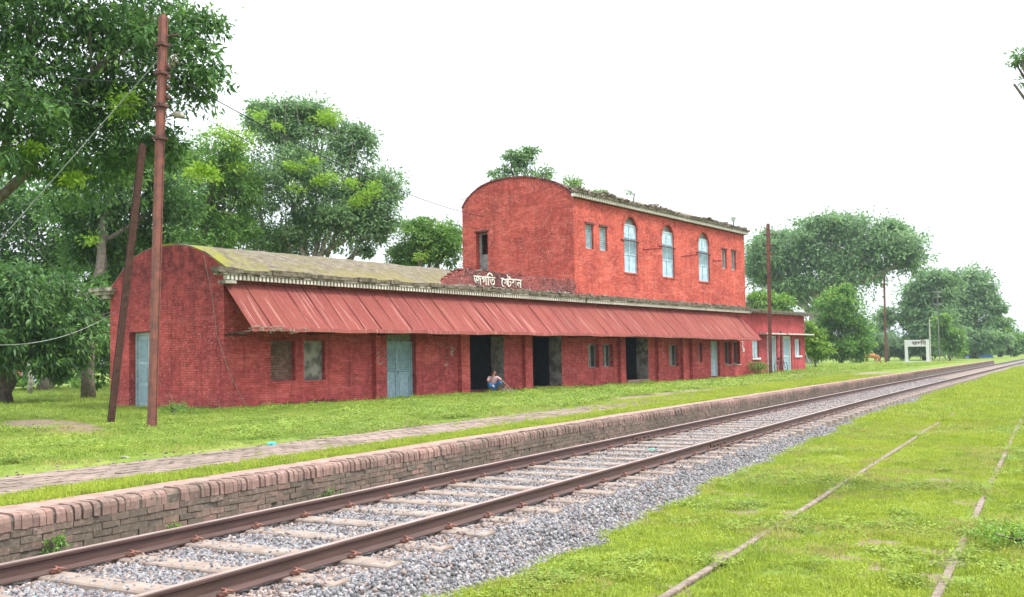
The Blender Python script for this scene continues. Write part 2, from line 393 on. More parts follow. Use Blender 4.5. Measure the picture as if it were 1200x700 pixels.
def axis_pts(segs):
    o = []
    for a, b, s in segs: o += list(np.arange(a, b, s))
    return np.array(o + [segs[-1][1]])
gx = axis_pts([(-60, 2, 4), (2, 40, .2), (40, 100, .8), (100, 260, 4), (260, 2400, 60)])
gy = axis_pts([(-400, -20, 30), (-20, -2, 1), (-2, 3.6, .22), (3.6, 5, .1), (5, 7.5, .25), (7.5, 8.0, .05), (8, 10.6, .2), (10.6, 28, .35), (28, 80, 1.5), (80, 260, 10), (260, 1800, 60)])
X, Y = np.meshgrid(gx, gy, indexing='ij')
Y2 = Y + bend(X) * np.clip(1 - np.abs(Y - 6) / 60, 0, 1) * (X < 400) + (X >= 400) * 0
V = np.stack([X, Y2, gz(X, Y2)], -1).reshape(-1, 3)
ni, nj = X.shape
ii, jj = np.meshgrid(np.arange(ni - 1), np.arange(nj - 1), indexing='ij'); a_ = (ii * nj + jj).ravel()
FQ = np.stack([a_, a_ + nj, a_ + nj + 1, a_ + 1], -1)
def groundm():
    t = NT('ground_soil_and_turf', .95, .1); g = t.n('NewGeometry'); P_ = g.outputs['Position']
    A = t.n('Attribute'); A.attribute_name = 'mask'; s3 = t.n('SeparateColor'); t.l(A.outputs['Color'], s3.inputs[0])
    n1 = t.noise(P_, .5, 6, .65); n2 = t.noise(P_, 7, 6, .7); n3 = t.noise(P_, 30, 4, .7)
    gr = t.ramp(n1, [(.35, (.10, .165, .028)), (.5, (.165, .24, .04)), (.66, (.24, .28, .06))])
    gr = t.mix(t.ramp(n2, [(.48, 0.0), (.64, .7)]), gr, (.16, .14, .06))
    gr = t.mix(t.ramp(n3, [(.45, 0.0), (.7, .5)]), gr, (.07, .10, .02))
    soil = t.ramp(n2, [(.35, (.15, .115, .075)), (.65, (.27, .21, .15))])
    vor = t.n('TexVoronoi'); vor.inputs['Scale'].default_value = 19; t.l(P_, vor.inputs['Vector'])
    gv = t.ramp(vor.outputs['Color'], [(0, (.13, .125, .125)), (.5, (.27, .26, .26)), (1, (.42, .40, .385))])
    gv = t.mix(t.ramp(vor.outputs['Distance'], [(.3, 0.0), (.7, .8)]), gv, (.06, .055, .05))
    c = t.mix(t.ramp(t.math('ADD', s3.outputs[1], t.math('MULTIPLY', t.math('SUBTRACT', n2, .5), .9)), [(.35, 0.0), (.6, 1.0)]), gr, soil)
    c = t.mix(s3.outputs[0], c, gv)
    t.col(c); t.bump(t.math('ADD', t.math('MULTIPLY', vor.outputs['Distance'], t.math('MULTIPLY', s3.outputs[0], -1.5)), n3), .7, .03)
    return t.m
me = fast('ground', V, FQ, groundm(), True)
gm, dm, bd_ = gnd_masks(V[:, 0].astype(float), V[:, 1].astype(float))
ca = me.color_attributes.new('mask', 'FLOAT_COLOR', 'POINT')
ca.data.foreach_set('color', np.stack([gm, dm, bd_, np.ones_like(gm)], -1).astype(np.float32).ravel())
tag(mobj('ground', me), 'grassy ground with bare earth patches round the station', kind='structure')

# ------------------------------------------------------------------ scattering (instances on a point mesh)
def protos(name, meshes):
    c = bpy.data.collections.new(name)
    for i, m_ in enumerate(meshes):
        o = bpy.data.objects.new('%s_%02d' % (name, i), m_); c.objects.link(o)
    return c
def scatter(name, pts, scale, coll, nrm=None, label=None, tilt=.2, parent=None, sz=None):
    n = len(pts); me = bpy.data.meshes.new(name); me.vertices.add(n); me.vertices.foreach_set('co', np.asarray(pts, np.float32).ravel())
    rot = np.stack([RNG.normal(0, tilt, n), RNG.normal(0, tilt, n), RNG.random(n) * 2 * pi], -1).astype(np.float32)
    if tilt > 3: rot = (RNG.random((n, 3)) * 2 * pi).astype(np.float32)
    a = me.attributes.new('rot', 'FLOAT_VECTOR', 'POINT'); a.data.foreach_set('vector', rot.ravel())
    s3 = np.stack([scale] * 3, -1).astype(np.float32)
    if sz is not None: s3[:, 2] *= sz
    a = me.attributes.new('scl', 'FLOAT_VECTOR', 'POINT'); a.data.foreach_set('vector', s3.ravel())
    a = me.attributes.new('pick', 'INT', 'POINT'); a.data.foreach_set('value', RNG.integers(0, len(coll.objects), n).astype(np.int32))
    o = mobj(name, me, parent)
    ng = bpy.data.node_groups.new(name, 'GeometryNodeTree')
    ng.interface.new_socket('Geometry', in_out='INPUT', socket_type='NodeSocketGeometry'); ng.interface.new_socket('Geometry', in_out='OUTPUT', socket_type='NodeSocketGeometry')
    N = ng.nodes; i_ = N.new('NodeGroupInput'); o_ = N.new('NodeGroupOutput'); ip = N.new('GeometryNodeInstanceOnPoints')
    ci = N.new('GeometryNodeCollectionInfo'); ci.inputs[0].default_value = coll; ci.inputs['Separate Children'].default_value = True; ci.inputs['Reset Children'].default_value = True
    def att(nm, ty):
        q = N.new('GeometryNodeInputNamedAttribute'); q.data_type = ty; q.inputs[0].default_value = nm; return q.outputs[0]
    L = ng.links.new
    L(i_.outputs[0], ip.inputs['Points']); L(ci.outputs[0], ip.inputs['Instance']); ip.inputs['Pick Instance'].default_value = True
    L(att('pick', 'INT'), ip.inputs['Instance Index']); L(att('rot', 'FLOAT_VECTOR'), ip.inputs['Rotation']); L(att('scl', 'FLOAT_VECTOR'), ip.inputs['Scale'])
    L(ip.outputs[0], o_.inputs[0]); md = o.modifiers.new('scatter', 'NODES'); md.node_group = ng
    return tag(o, label, kind='stuff')
def inview(x, y, m=.16):
    """keeps what the photograph's camera, or one a step to the side, could see"""
    a = np.arctan2(y, x); return (a > .5023 - .49 - m) & (a < .5023 + .49 + m)

def stone_mesh(k, m):
    bm = bmesh.new(); bmesh.ops.create_icosphere(bm, subdivisions=1, radius=.5); r = random.Random(k)
    for v in bm.verts: v.co *= r.uniform(.72, 1.12)
    sx, sy, sz_ = r.uniform(.8, 1.2), r.uniform(.6, .95), r.uniform(.5, .8)
    for v in bm.verts: v.co = Vector((v.co.x * sx, v.co.y * sy, v.co.z * sz_))
    me = bpy.data.meshes.new('stone'); bm.to_mesh(me); bm.free(); return setm(me, m)
def bandpts(n, x0, x1, ylo, yhi, pw=1.0):
    x = x0 + (x1 - x0) * RNG.random(n) ** pw; y = ylo + (yhi - ylo) * RNG.random(n); return x, y + bend(x)
ST = protos('ballast_proto', [stone_mesh(k, M['stone']) for k in range(9)])
STR = protos('rust_proto', [stone_mesh(20 + k, M['rstone']) for k in range(5)])
xs, ys = bandpts(135000, 3.0, 60, 3.6, 7.68, 1.8)
yy = ys - bend(xs); k = (yy > edge_y(xs) - .1 * RNG.random(len(xs))) & inview(xs, ys, .2)
xs, ys, yy = xs[k], ys[k], yy[k]
nearr = (np.minimum(np.abs(yy - 5.06), np.abs(yy - 6.80)) < .20) | ((yy > 4.66) & (yy < 5.06))
sleeper_u = np.abs(((xs - 4.93) / .715 + .5) % 1 - .5) * .715
onsl = (sleeper_u < .125) & (yy > 4.6) & (yy < 7.3)
keep = (~onsl | (RNG.random(len(xs)) < np.clip(.17 + (xs - 11) * .03, .17, .7)) | ((yy < 4.82) & (RNG.random(len(xs)) < .6))) & (np.minimum(np.abs(yy - 5.06), np.abs(yy - 6.80)) > .07)
sz0 = (.030 + .024 * RNG.random(len(xs))) * (1 + np.clip(xs - 14, 0, 40) * .014)
z = gz(xs, ys) + .010 + np.where(onsl, .025, 0)
rusty = (nearr & (RNG.random(len(xs)) < .62)) | (RNG.random(len(xs)) < .03)
for nm, kk, cc, lb in (('ballast_gravel', keep & ~rusty, ST, 'grey crushed stone ballast along the running line'), ('rust_stained_gravel', keep & rusty, STR, 'rust stained stones lying close to the rails')):
    scatter(nm, np.stack([xs[kk], ys[kk], z[kk]], -1), sz0[kk], cc, label=lb, tilt=4)

# ------------------------------------------------------------------ grass
def tuft_mesh(seed, m, nb, r, h, w, spread=.5):
    q = random.Random(seed); V_, F2 = [], []
    for i in range(nb):
        a = q.random() * 2 * pi; d = r * math.sqrt(q.random()); x, y = d * math.cos(a), d * math.sin(a)
        b = q.random() * 2 * pi; hh = h * q.uniform(.45, 1.1); ln = hh * q.uniform(.1, spread * 1.6); ww = w * q.uniform(.7, 1.3)
        c, s_ = math.cos(b), math.sin(b); px, py = -s_ * ww / 2, c * ww / 2
        n0 = len(V_)
        V_ += [(x - px, y - py, -.01), (x + px, y + py, -.01), (x + c * ln * .4 + px * .8, y + s_ * ln * .4 + py * .8, hh * .6), (x + c * ln * .4 - px * .8, y + s_ * ln * .4 - py * .8, hh * .6), (x + c * ln, y + s_ * ln, hh * q.uniform(.75, 1))]
        F2 += [(n0, n0 + 1, n0 + 2), (n0, n0 + 2, n0 + 3), (n0 + 3, n0 + 2, n0 + 4)]
    return fast('tuft', V_, F2, m)
def weed_mesh(seed, m, nb, r, h, lw):
    """small broad leaved weeds"""
    q = random.Random(seed); V_, F2 = [], []
    for i in range(nb):
        a = q.random() * 2 * pi; d = r * math.sqrt(q.random()); z_ = h * q.uniform(.2, 1); p0 = Vector((d * math.cos(a), d * math.sin(a), z_))
        b = q.random() * 2 * pi; dr = Vector((math.cos(b), math.sin(b), q.uniform(-.1, .5))) * lw * q.uniform(.7, 1.3); sd = Vector((-math.sin(b), math.cos(b), 0)) * lw * .33
        n0 = len(V_); V_ += [tuple(p0), tuple(p0 + dr * .5 + sd), tuple(p0 + dr), tuple(p0 + dr * .5 - sd)]; F2 += [(n0, n0 + 1, n0 + 2), (n0, n0 + 2, n0 + 3)]
    return fast('weed', V_, F2, m)
G1 = protos('lawn_proto', [tuft_mesh(k, M['grass'], 26, .085, .046, .0055) for k in range(6)] + [weed_mesh(k + 40, M['grass'], 16, .08, .03, .016) for k in range(3)])
G2 = protos('meadow_proto', [tuft_mesh(60 + k, M['grassd'], 26, .13, .10, .008, .7) for k in range(5)] + [weed_mesh(k + 80, M['grassd'], 22, .13, .08, .035) for k in range(4)])
SID_A, SID_B = 2.518, .778
def siding_cover(x, y):
    """how far grass has closed over the old siding rails"""
    yy = y - bend(x); d = np.minimum(np.abs(yy - SID_A), np.abs(yy - SID_B))
    return d
# lawn by the sidings
def lawn(name, n, x0, x1, pw, s0, label, hs=1.0):
    x = x0 + (x1 - x0) * RNG.random(n) ** pw; y = -1.5 - .02 * x + (RNG.random(n)) * (4.6 + 1.5 + .02 * x) + 0; yy_ = y; y = y + bend(x)
    k = (yy_ < edge_y(x) + .12 * (RNG.random(n) - .3)) & inview(x, y)
    bare = vnoise(x, y, .26, 31) * .6 + vnoise(x, y, 1.6, 32) * .4
    k &= RNG.random(n) > np.clip((bare - .70 + .12 * np.exp(-(siding_cover(x, y) / .14) ** 2)) * 8, 0, .93)
    d = siding_cover(x, y); bur = vnoise(x, yy_ * 0, 1.5, 33) > .55
    k &= (d > .045) | (bur & (RNG.random(n) < .9))
    x, y, d = x[k], y[k], d[k]
    s = s0 * (.7 + .6 * RNG.random(len(x))) * (1 + .02 * np.clip(x - 15, 0, 60)) * np.where(d < .12, .75, 1)
    hv = .6 + .9 * vnoise(x, y, .8, 34)
    scatter(name, np.stack([x, y, gz(x, y) - .004], -1), s, G1, label=label, tilt=.12, sz=hv * hs)
lawn('siding_grass', 42000, 5.5, 26, 1.5, 1.0, 'short bright grass grown over the disused siding')
lawn('distant_siding_grass', 20000, 26, 110, 1.4, 1.7, 'short bright grass further along the disused siding')
# dry tufts and low broad leaved weeds mixed in, in drifts
M['drygrass'] = grassm('dry_straw_grass', (.30, .26, .10), (.42, .37, .14), (.36, .36, .08))
G3 = protos('dry_proto', [tuft_mesh(120 + k, M['drygrass'], 22, .10, .05, .005, .9) for k in range(4)])
G4 = protos('weed_proto', [weed_mesh(140 + k, M['grassd'], 26, .11, .05, .03) for k in range(5)])
def drift(name, n, x0, x1, pw, y0, y1, cc, s0, thr, seed, label):
    x = x0 + (x1 - x0) * RNG.random(n) ** pw; yy_ = y0 + (y1 - y0) * RNG.random(n); y = yy_ + bend(x)
    f = vnoise(x + 3, y, 1.1, seed) * .6 + vnoise(x, y, .35, seed + 1) * .4
    k = (f > thr) & inview(x, y) & ~((yy_ > edge_y(x)) & (yy_ < 8.2)) & ~((yy_ > 8.9) & (yy_ < 10.4)) & (bfront(x, y) > .1)
    x, y = x[k], y[k]; scatter(name, np.stack([x, y, gz(x, y)], -1), s0 * (.6 + .8 * RNG.random(len(x))) * (1 + .015 * np.clip(x - 12, 0, 60)), cc, label=label, tilt=.2)
drift('dry_grass', 26000, 5.5, 50, 1.4, -1, 4.2, G3, .9, .56, 151, 'straw coloured tufts mixed into the siding grass')
drift('low_weeds', 16000, 5.5, 40, 1.4, -1, 4.2, G4, .9, .60, 155, 'broad leaved weeds mixed into the siding grass')
drift('dry_meadow_grass', 14000, 8, 60, 1.2, 8.3, 22, G3, 1.1, .60, 161, 'straw coloured tufts in the meadow before the station')
drift('meadow_weeds', 14000, 8, 50, 1.2, 10.5, 22, G4, 1.5, .58, 165, 'broad leaved weeds in the meadow before the station')
# strip between coping and path
n = 9000; x = 3.5 + 50 * RNG.random(n) ** 1.6; yy_ = 8.2 + RNG.random(n) * .72 + .12 * (vnoise(x, x * 0, .6, 41) - .5); y = yy_ + bend(x)
k = inview(x, y) & (yy_ > 8.14 + .1 * vnoise(x, x * 0, .4, 42)); x, y = x[k], y[k]
scatter('verge_grass', np.stack([x, y, gz(x, y)], -1), (.8 + .5 * RNG.random(len(x))) * (1 + .015 * np.clip(x - 10, 0, 60)), G1, label='narrow strip of grass between platform edge and brick path', sz=1.0 + .3 * RNG.random(len(x)))
# meadow between path and station, and the field to the left
def inside_station(x, y):
    u = (x - XC) * DX + (y - YC) * DY; v = -(x - XC) * DY + (y - YC) * DX
    return (u > -.02) & (u < 52.5) & (v > .0) & (v < 7.2)
def dirtmask(x, y): return gnd_masks(x, y)[1]
def pathfade(x): return sstep((np.asarray(x, float) - 17) / 16)
def meadow(name, n, x0, x1, pw, ymax, s0, label, ylo=10.35):
    x = x0 + (x1 - x0) * RNG.random(n) ** pw; yy_ = ylo + RNG.random(n) * (ymax - ylo) + .3 * (vnoise(x, x * 0, .7, 43) - .5); y = yy_ + bend(x)
    k = inview(x, y) & ~inside_station(x, y) & (RNG.random(n) > dirtmask(x, y) * 1.4) & (gz(x, y) > .1)
    x, y, yy_ = x[k], y[k], yy_[k]
    lushn = vnoise(x, y, 1.5, 44)
    s = s0 * (.55 + .7 * RNG.random(len(x))) * (.6 + .8 * lushn) * (1 + .012 * np.clip(x - 15, 0, 80)) * (.55 + .45 * sstep((yy_ - 10.4) / 1.5))
    scatter(name, np.stack([x, y, gz(x, y) - .005], -1), s, G2, label=label, tilt=.15, sz=np.where(x > 40, .6, .85))
meadow('meadow_grass', 46000, 6, 42, 1.1, 25, .85, 'lush grass between the brick path and the red station')
meadow('distant_meadow_grass', 26000, 42, 170, 1.2, 30, 1.15, 'grass beside the far end of the station')
n = 16000; d = 26 + 50 * RNG.random(n) ** 1.2; a = .5023 + .12 + RNG.random(n) * .55; x, y = d * np.cos(a), d * np.sin(a)
k = ~inside_station(x, y) & (y > 22) & (RNG.random(n) > dirtmask(x, y)); x, y = x[k], y[k]
scatter('field_grass', np.stack([x, y, gz(x, y)], -1), 1.3 * (.6 + .7 * RNG.random(len(x))), G2, label='rough grass under the trees left of the station', tilt=.15)
# grass creeping over the brick path where it fades out
n = 9000; x = 10 + 45 * RNG.random(n); yy_ = 8.75 + 1.75 * RNG.random(n); y = yy_ + bend(x)
k = (RNG.random(n) < pathfade(x) * .9 + .10 * (vnoise(x, y, .35, 45) > .72)) & inview(x, y); x, y = x[k], y[k]
scatter('path_grass', np.stack([x, y, gz(x, y) + .01], -1), .9 + .4 * RNG.random(len(x)), G1, label='grass creeping over the far stretch of the brick path', sz=.8 + .3 * RNG.random(len(x)))

# ------------------------------------------------------------------ brick path
path = empty('path', (0, 0, 0), kind='structure', label='dusty brick footpath along the platform'); path['kind'] = 'structure'
xs_ = np.arange(3.0, 62.1, .5); b = MB()
vv = [(x_, y_ + float(bend(x_)), .497) for x_ in xs_ for y_ in (8.86, 10.44)]
bedm = simple('path_dust', (.25, .20, .165), (.17, .13, .105), 5, .95, .4)
mobj('path_bed', fast('path_bed', vv, [(2 * i, 2 * i + 2, 2 * i + 3, 2 * i + 1) for i in range(len(xs_) - 1)], bedm), path)
def pv(seed):
    q = random.Random(seed); bm = bmesh.new(); bmesh.ops.create_cube(bm, size=1)
    for v in bm.verts: v.co = Vector((v.co.x * .242 + q.uniform(-.004, .004), v.co.y * .115 + q.uniform(-.003, .003), v.co.z * .03 + q.uniform(-.002, .002)))
    me = bpy.data.meshes.new('brick'); bm.to_mesh(me); bm.free(); return setm(me, M['paver'])
PV = [pv(s) for s in range(5)]
cnt = 0; mb = MB(); q = random.Random(5)
for i in range(0, 150):
    for j in range(13):
        x_ = 4.3 + i * .252 + (j % 2) * .126; y_ = 8.93 + j * .121
        if x_ > 36: continue
        if q.random() < float(pathfade(x_)) * .8: continue
        edge = (j in (0, 12)); 
        if edge and q.random() < .3: continue
        dz = q.uniform(-.006, .006) - (.01 if edge else 0); yb = y_ + float(bend(x_)); rz = q.uniform(-.05, .05)
        if x_ > 6.3 and cnt < 296:
            mobj('brick', q.choice(PV), path, loc=(x_, yb, .492 + dz), rot=(q.uniform(-.03, .03), q.uniform(-.02, .02), rz)); cnt += 1
        else:
            mb.rbox((x_, yb, .492 + dz), .242, .115, .03, Euler((0, 0, rz)).to_matrix())
tag(mb.obj('further_bricks', M['paver'], path), kind='stuff')

# ------------------------------------------------------------------ platform edge wall
plat = empty('platform_wall', (0, 7.68, 0.1), label='long low brick platform edge with a rounded pink coping beside the running line', cat='platform')
PY = 7.68
def pl(x): return PY + float(bend(x))
xs_ = list(np.arange(2.5, 40, .5)) + list(np.arange(40, PEND + .1, 2.0))
b = MB(); n = len(xs_); vs = []
for x_ in xs_:
    y_ = pl(x_); w = .07 * (vnoise(x_, 0, 1.1, 51) - .5)
    vs += [(x_, y_ + .012, 0.0), (x_, y_ + .014, .455), (x_, y_ + .05, .494), (x_, y_ + .5 + float(w), .505), (x_, y_ + .52 + float(w), .40), (x_, y_ + .5, 0)]
fs = []
for i in range(n - 1):
    for j in range(5): fs.append((i * 6 + j, i * 6 + j + 1, (i + 1) * 6 + j + 1, (i + 1) * 6 + j))
b.add(vs, fs + [tuple(range(6))[::-1], tuple((n - 1) * 6 + j for j in range(6))])
core = b.obj('wall_core', M['mortar'], plat); core.matrix_parent_inverse = plat.matrix_basis.inverted()
# worn plaster skin on the coping top
vs = []; 
for x_ in xs_:
    y_ = pl(x_); w = .07 * (vnoise(x_, 0, 1.1, 51) - .5)
    vs += [(x_, y_ + .19 + .05 * float(vnoise(x_, 0, .6, 52)), .503), (x_, y_ + .50 + float(w), .512)]
o = mobj('coping_top', fast('coping_top', vs, [(2 * i, 2 * i + 2, 2 * i + 3, 2 * i + 1) for i in range(n - 1)], M['copingtop']), plat); o.matrix_parent_inverse = plat.matrix_basis.inverted()
def copb(seed):
    q = random.Random(seed); w = .060
    prof = [(0, .375), (0, .455), (.012, .488), (.045, .508), (.24, .508), (.24, .375)]; b = MB()
    prof = [(y + q.uniform(-.004, .004), z + q.uniform(-.004, .003)) for y, z in prof]; b.prism(prof, -w / 2, w / 2); return b.mesh('coping_brick', M['coping'])
CB = [copb(s) for s in range(6)]
q = random.Random(9)
PI_ = plat.matrix_basis.inverted()
def padd(name, me, loc, rot):
    o = mobj(name, me, plat, rot=rot); o.location = Vector(loc) - plat.location; return o
cnt = 0; mb = MB(); x_ = 4.2
while x_ < PEND:
    y_ = pl(x_) + q.uniform(-.007, .005) + .02 * (float(vnoise(x_, 0, .5, 57)) - .5); dz = q.uniform(-.004, .003)
    if q.random() > .012:
        if x_ > 5.0 and cnt < 298:
            padd('coping_brick', q.choice(CB), (x_, y_, dz), (q.uniform(-.02, .02), q.uniform(-.05, .05), q.uniform(-.05, .05) - (.0235 if x_ > 35 else 0))); cnt += 1
        else:
            src = q.choice(CB); mb.add([(v.co.x + x_, v.co.y + y_, v.co.z + dz) for v in src.vertices], [tuple(p.vertices) for p in src.polygons])
    x_ += .0665 if x_ < 60 else .16
tag(mb.obj('further_coping_bricks', M['coping'], plat), kind='stuff').location = -plat.location
def wb_(seed, L=.196):
    q = random.Random(seed); b = MB(); b.box((-L / 2, 0, -.029), (L / 2, .1, .029), .004); return b.mesh('brick', M['wbrick'])
WB = [wb_(s) for s in range(6)] + [wb_(s, .094) for s in range(10, 13)]
cnt = 0; mb = MB()
rows = [(.341, 0), (.277, .1), (.213, 0), (.149, .1), (.085, 0), (.021, .1)]
i = 0
while True:
    x0_ = 4.3 + i * .202; i += 1
    if x0_ > PEND: break
    for z_, off in rows:
        xx = x0_ + off + q.uniform(-.006, .006)
        if q.random() < .03: continue
        y_ = pl(xx) + q.uniform(-.005, .008) ; rz = q.uniform(-.03, .03)
        if xx > 5.0 and cnt < 298 and z_ > .05: padd('brick', WB[q.randrange(6)], (xx, y_, z_), (q.uniform(-.03, .03), q.uniform(-.03, .03), rz)); cnt += 1
        elif xx < 62:
            mb.box((xx - .098, y_, z_ - .029), (xx + .098, y_ + .1, z_ + .029), .003)
tag(mb.obj('further_bricks', M['wbrick'], plat), kind='stuff').location = -plat.location
# ------------------------------------------------------------------ railway track
RT = .305                                   # rail top
RAILP = [(-.052, 0), (.052, 0), (.052, .012), (.03, .026), (.009, .04), (.009, .118), (.030, .132), (.033, .155), (.028, .166), (-.028, .166), (-.033, .155), (-.030, .132), (-.009, .118), (-.009, .04), (-.03, .026), (-.052, .012)]
def rail_mesh(name, y0, zt, xs_, h=.143, wob=0):
    n = len(RAILP); vs = []; fs = []
    for i, x_ in enumerate(xs_):
        yb = y0 + float(bend(x_)) + (wob * (vnoise(x_, 0, 2.3, 61) - .5) if wob else 0); dz = (wob * .6 * (vnoise(x_, 1, 3.1, 62) - .5) if wob else 0)
        vs += [(x_, yb + p_[0], zt - h + p_[1] * h / .166 + dz) for p_ in RAILP]
    for i in range(len(xs_) - 1):
        for j in range(n):
            k = (j + 1) % n; fs.append((i * n + j, i * n + k, (i + 1) * n + k, (i + 1) * n + j))
    b = MB(); b.add(vs, fs + [tuple(range(n)), tuple(range((len(xs_) - 1) * n, len(xs_) * n))[::-1]]); me = b.mesh(name, M['rail'])
    me.materials.append(M['railhead'])
    for p_ in me.polygons:
        if p_.normal.z > .8 and p_.center.z > zt - .012: p_.material_index = 1
    return me
track = empty('railway_track', (0, 0, 0), label='broad gauge running line with brown rusted rails on concrete sleepers', cat='railway track')
xr = list(np.arange(1.5, 60, 1.0)) + list(np.arange(60, 330, 6.0))
for y0 in (5.06, 6.80): mobj('rail', rail_mesh('rail', y0, RT, xr), track)
b = MB(); b.prism([(-.14, -.1), (.14, -.1), (.115, .03), (-.115, .03)], -1.375, 1.375, 'y')
SL = bpy.data.meshes.new('sleeper'); SL = b.mesh('sleeper', M['sleeper'])
bm = bmesh.new(); bm.from_mesh(SL); bmesh.ops.bevel(bm, geom=bm.edges[:], offset=.012, segments=1, affect='EDGES'); bm.to_mesh(SL); bm.free()
# spring clip: a bent round bar
cb = MB(); cp = []
for k in range(15):
    t_ = k / 14; a = t_ * 2.2 * pi
    cp.append((-.05 + .10 * t_ + .02 * math.sin(a), .035 + .035 * math.cos(a) * (1 - .2 * t_), .022 + .02 * abs(math.sin(a * .5)) + .012 * t_))
cb.tube(cp, .0095, 6); cb.box((-.035, -.012, -.004), (.035, .03, .02)); CLIP = cb.mesh('spring_clip', M['clip'], True)
q = random.Random(3)
for i in range(-3, 150):
    x_ = 4.93 + i * .715; yb = 5.93 + float(bend(x_))
    s = mobj('sleeper', SL, track, loc=(x_ + q.uniform(-.02, .02), yb, RT - .143 - .03 + q.uniform(-.004, .004)), rot=(0, 0, q.uniform(-.012, .012) - (.0235 if x_ > 34 else 0)))
    if x_ < 30:
        for yr, sg in ((-.87, 1), (-.87, -1), (.87, 1), (.87, -1)):
            mobj('spring_clip', CLIP, s, loc=(q.uniform(-.015, .015), yr + sg * .052, .034), rot=(q.uniform(-.1, .1), 0, (0 if sg > 0 else pi) + q.uniform(-.15, .15)))
# fishplates on a rail joint
for y0, xj in ((6.80, 17.3), (5.06, 16.4)):
    b = MB()
    for sg in (-1, 1):
        b.box((xj - .45, y0 + sg * .012, RT - .13), (xj + .45, y0 + sg * .034, RT - .045))
        for k in range(4): b.tube([(xj - .3 + k * .2, y0 + sg * .03, RT - .088), (xj - .3 + k * .2, y0 + sg * .06, RT - .088)], .016, 6)
    b.obj('fishplate', M['rail'], track)
# disused siding, two buried rails
sid = empty('disused_siding', (0, 0, 0), label='pair of old dusty rails sunk in the bright grass of a disused siding', cat='siding')
M['oldrail'] = simple('old_buried_rail', (.25, .20, .16), (.12, .085, .065), 11, .8, .4, .006)
for y0, a, e_ in ((SID_A, 5.0, 60), (SID_B, 7.0, 60)):
    me = rail_mesh('rail', y0, .008, list(np.arange(a, e_, .5)), wob=.028); me.materials[0] = M['oldrail']; me.materials[1] = M['oldrail']; mobj('rail', me, sid)
# ------------------------------------------------------------------ the station
ST_ = empty('station_building', (XC, YC, GB), TH, 'long red brick station with a barrel roof, rusty tin canopy and an arched upper storey', 'station building')
W1, W2, WT = 6.45, 7.0, .45                 # depths, wall thickness
XT0, XT1, XE = 20.63, 41.3, 41.0
def cutbox(a, b): m_ = MB(); m_.box(a, b); return m_.mesh('cut')
def part(name, mb, m, parent=None, smooth=False): return mb.obj(name, m, parent or ST_, smooth)
# gable outline, measured from the end wall (y, h)
GP = [(0, -.3), (0, 4.40), (.30, 4.68), (.60, 4.88), (.97, 5.05), (1.4, 5.22), (1.9, 5.36), (2.5, 5.45), (3.2, 5.48), (3.9, 5.45), (4.45, 5.37), (5.0, 5.2), (5.5, 4.93), (5.9, 4.62), (6.2, 4.4), (W1, 4.2), (W1, -.3)]
g = MB(); g.prism(GP, 0, WT); gm_ = g.mesh('end_wall', M['gable'])
gm_ = boolcut(gm_, [cutbox((-.5, 3.75, -.1), (1, 5.28, 2.62))])
mobj('end_wall', gm_, ST_)
# front wall with recesses and openings
fw = MB(); fw.box((WT, 0, -.3), (XE, WT, 4.1)); fm = fw.mesh('front_wall', M['wall'])
recess = [(1.86, 2.93, .86, 2.22, .22), (3.31, 4.30, .82, 2.22, .22), (7.38, 9.05, -.4, 2.95, .30), (21.72, 22.75, .93, 2.12, .30), (23.10, 24.15, .95, 2.12, .30),
          (30.34, 31.55, .86, 2.1, .30), (34.15, 34.62, 1.05, 2.2, .25), (35.8, 37.1, .12, 2.35, .26), (37.83, 38.85, .86, 2.3, .30), (39.2, 40.2, .84, 2.3, .30)]
through = [(12.38, 14.78, .09, 3.0), (16.96, 19.36, .12, 3.0), (25.44, 27.86, .22, 3.0)]
cuts = [cutbox((a, -.5, c), (b_, dd, d)) for a, b_, c, d, dd in recess] + [cutbox((a, -.5, c), (b_, 1.2, d)) for a, b_, c, d in through]
mobj('front_wall', boolcut(fm, cuts), ST_)
b = MB(); b.box((WT, W1 - WT, -.3), (XE, W1, 4.1)); part('rear_wall', b, M['wall'])
b = MB(); b.box((XE - WT, WT, -.3), (XE, W1 - WT, 4.1)); part('end_wall', b, M['wall'])
b = MB(); b.box((WT, WT, -.28), (XE - WT, W1 - WT, .085)); part('floor', b, M['grey'])
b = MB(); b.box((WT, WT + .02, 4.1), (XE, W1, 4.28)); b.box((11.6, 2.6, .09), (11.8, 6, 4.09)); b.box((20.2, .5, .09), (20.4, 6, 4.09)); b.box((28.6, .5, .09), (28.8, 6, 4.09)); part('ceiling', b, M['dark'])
# deep plastered jambs of the three open bays
for a, b_, c, d in through:
    m_ = MB(); m_.box((b_ - .012, .012, c), (b_ + .25, .72, d)); part('plaster_jamb', m_, M['grey'])
    m_ = MB(); m_.box((a - .25, WT + .002, c), (a + .012, .72, d)); part('plaster_jamb', m_, M['grey'])
    m_ = MB(); m_.box((a + .02, -.10, -.2), (b_ - .02, .44, c - .004), .008); part('threshold', m_, M['copingtop'])
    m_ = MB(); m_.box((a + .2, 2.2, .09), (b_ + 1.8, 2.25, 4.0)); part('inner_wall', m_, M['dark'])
# pilasters
for a, b_ in ((6.63, 7.20), (11.61, 12.16), (16.12, 16.66), (24.59, 25.10), (28.69, 29.10), (31.69, 32.23), (32.9, 33.57)):
    m_ = MB(); m_.box((a, -.2, -.25), (b_, .01, 3.9)); part('pilaster', m_, M['wall'])
m_ = MB(); m_.box((-.03, -.03, 2.36), (0.9, .0, 2.41)); part('string_course', m_, M['rust_and_shade'])
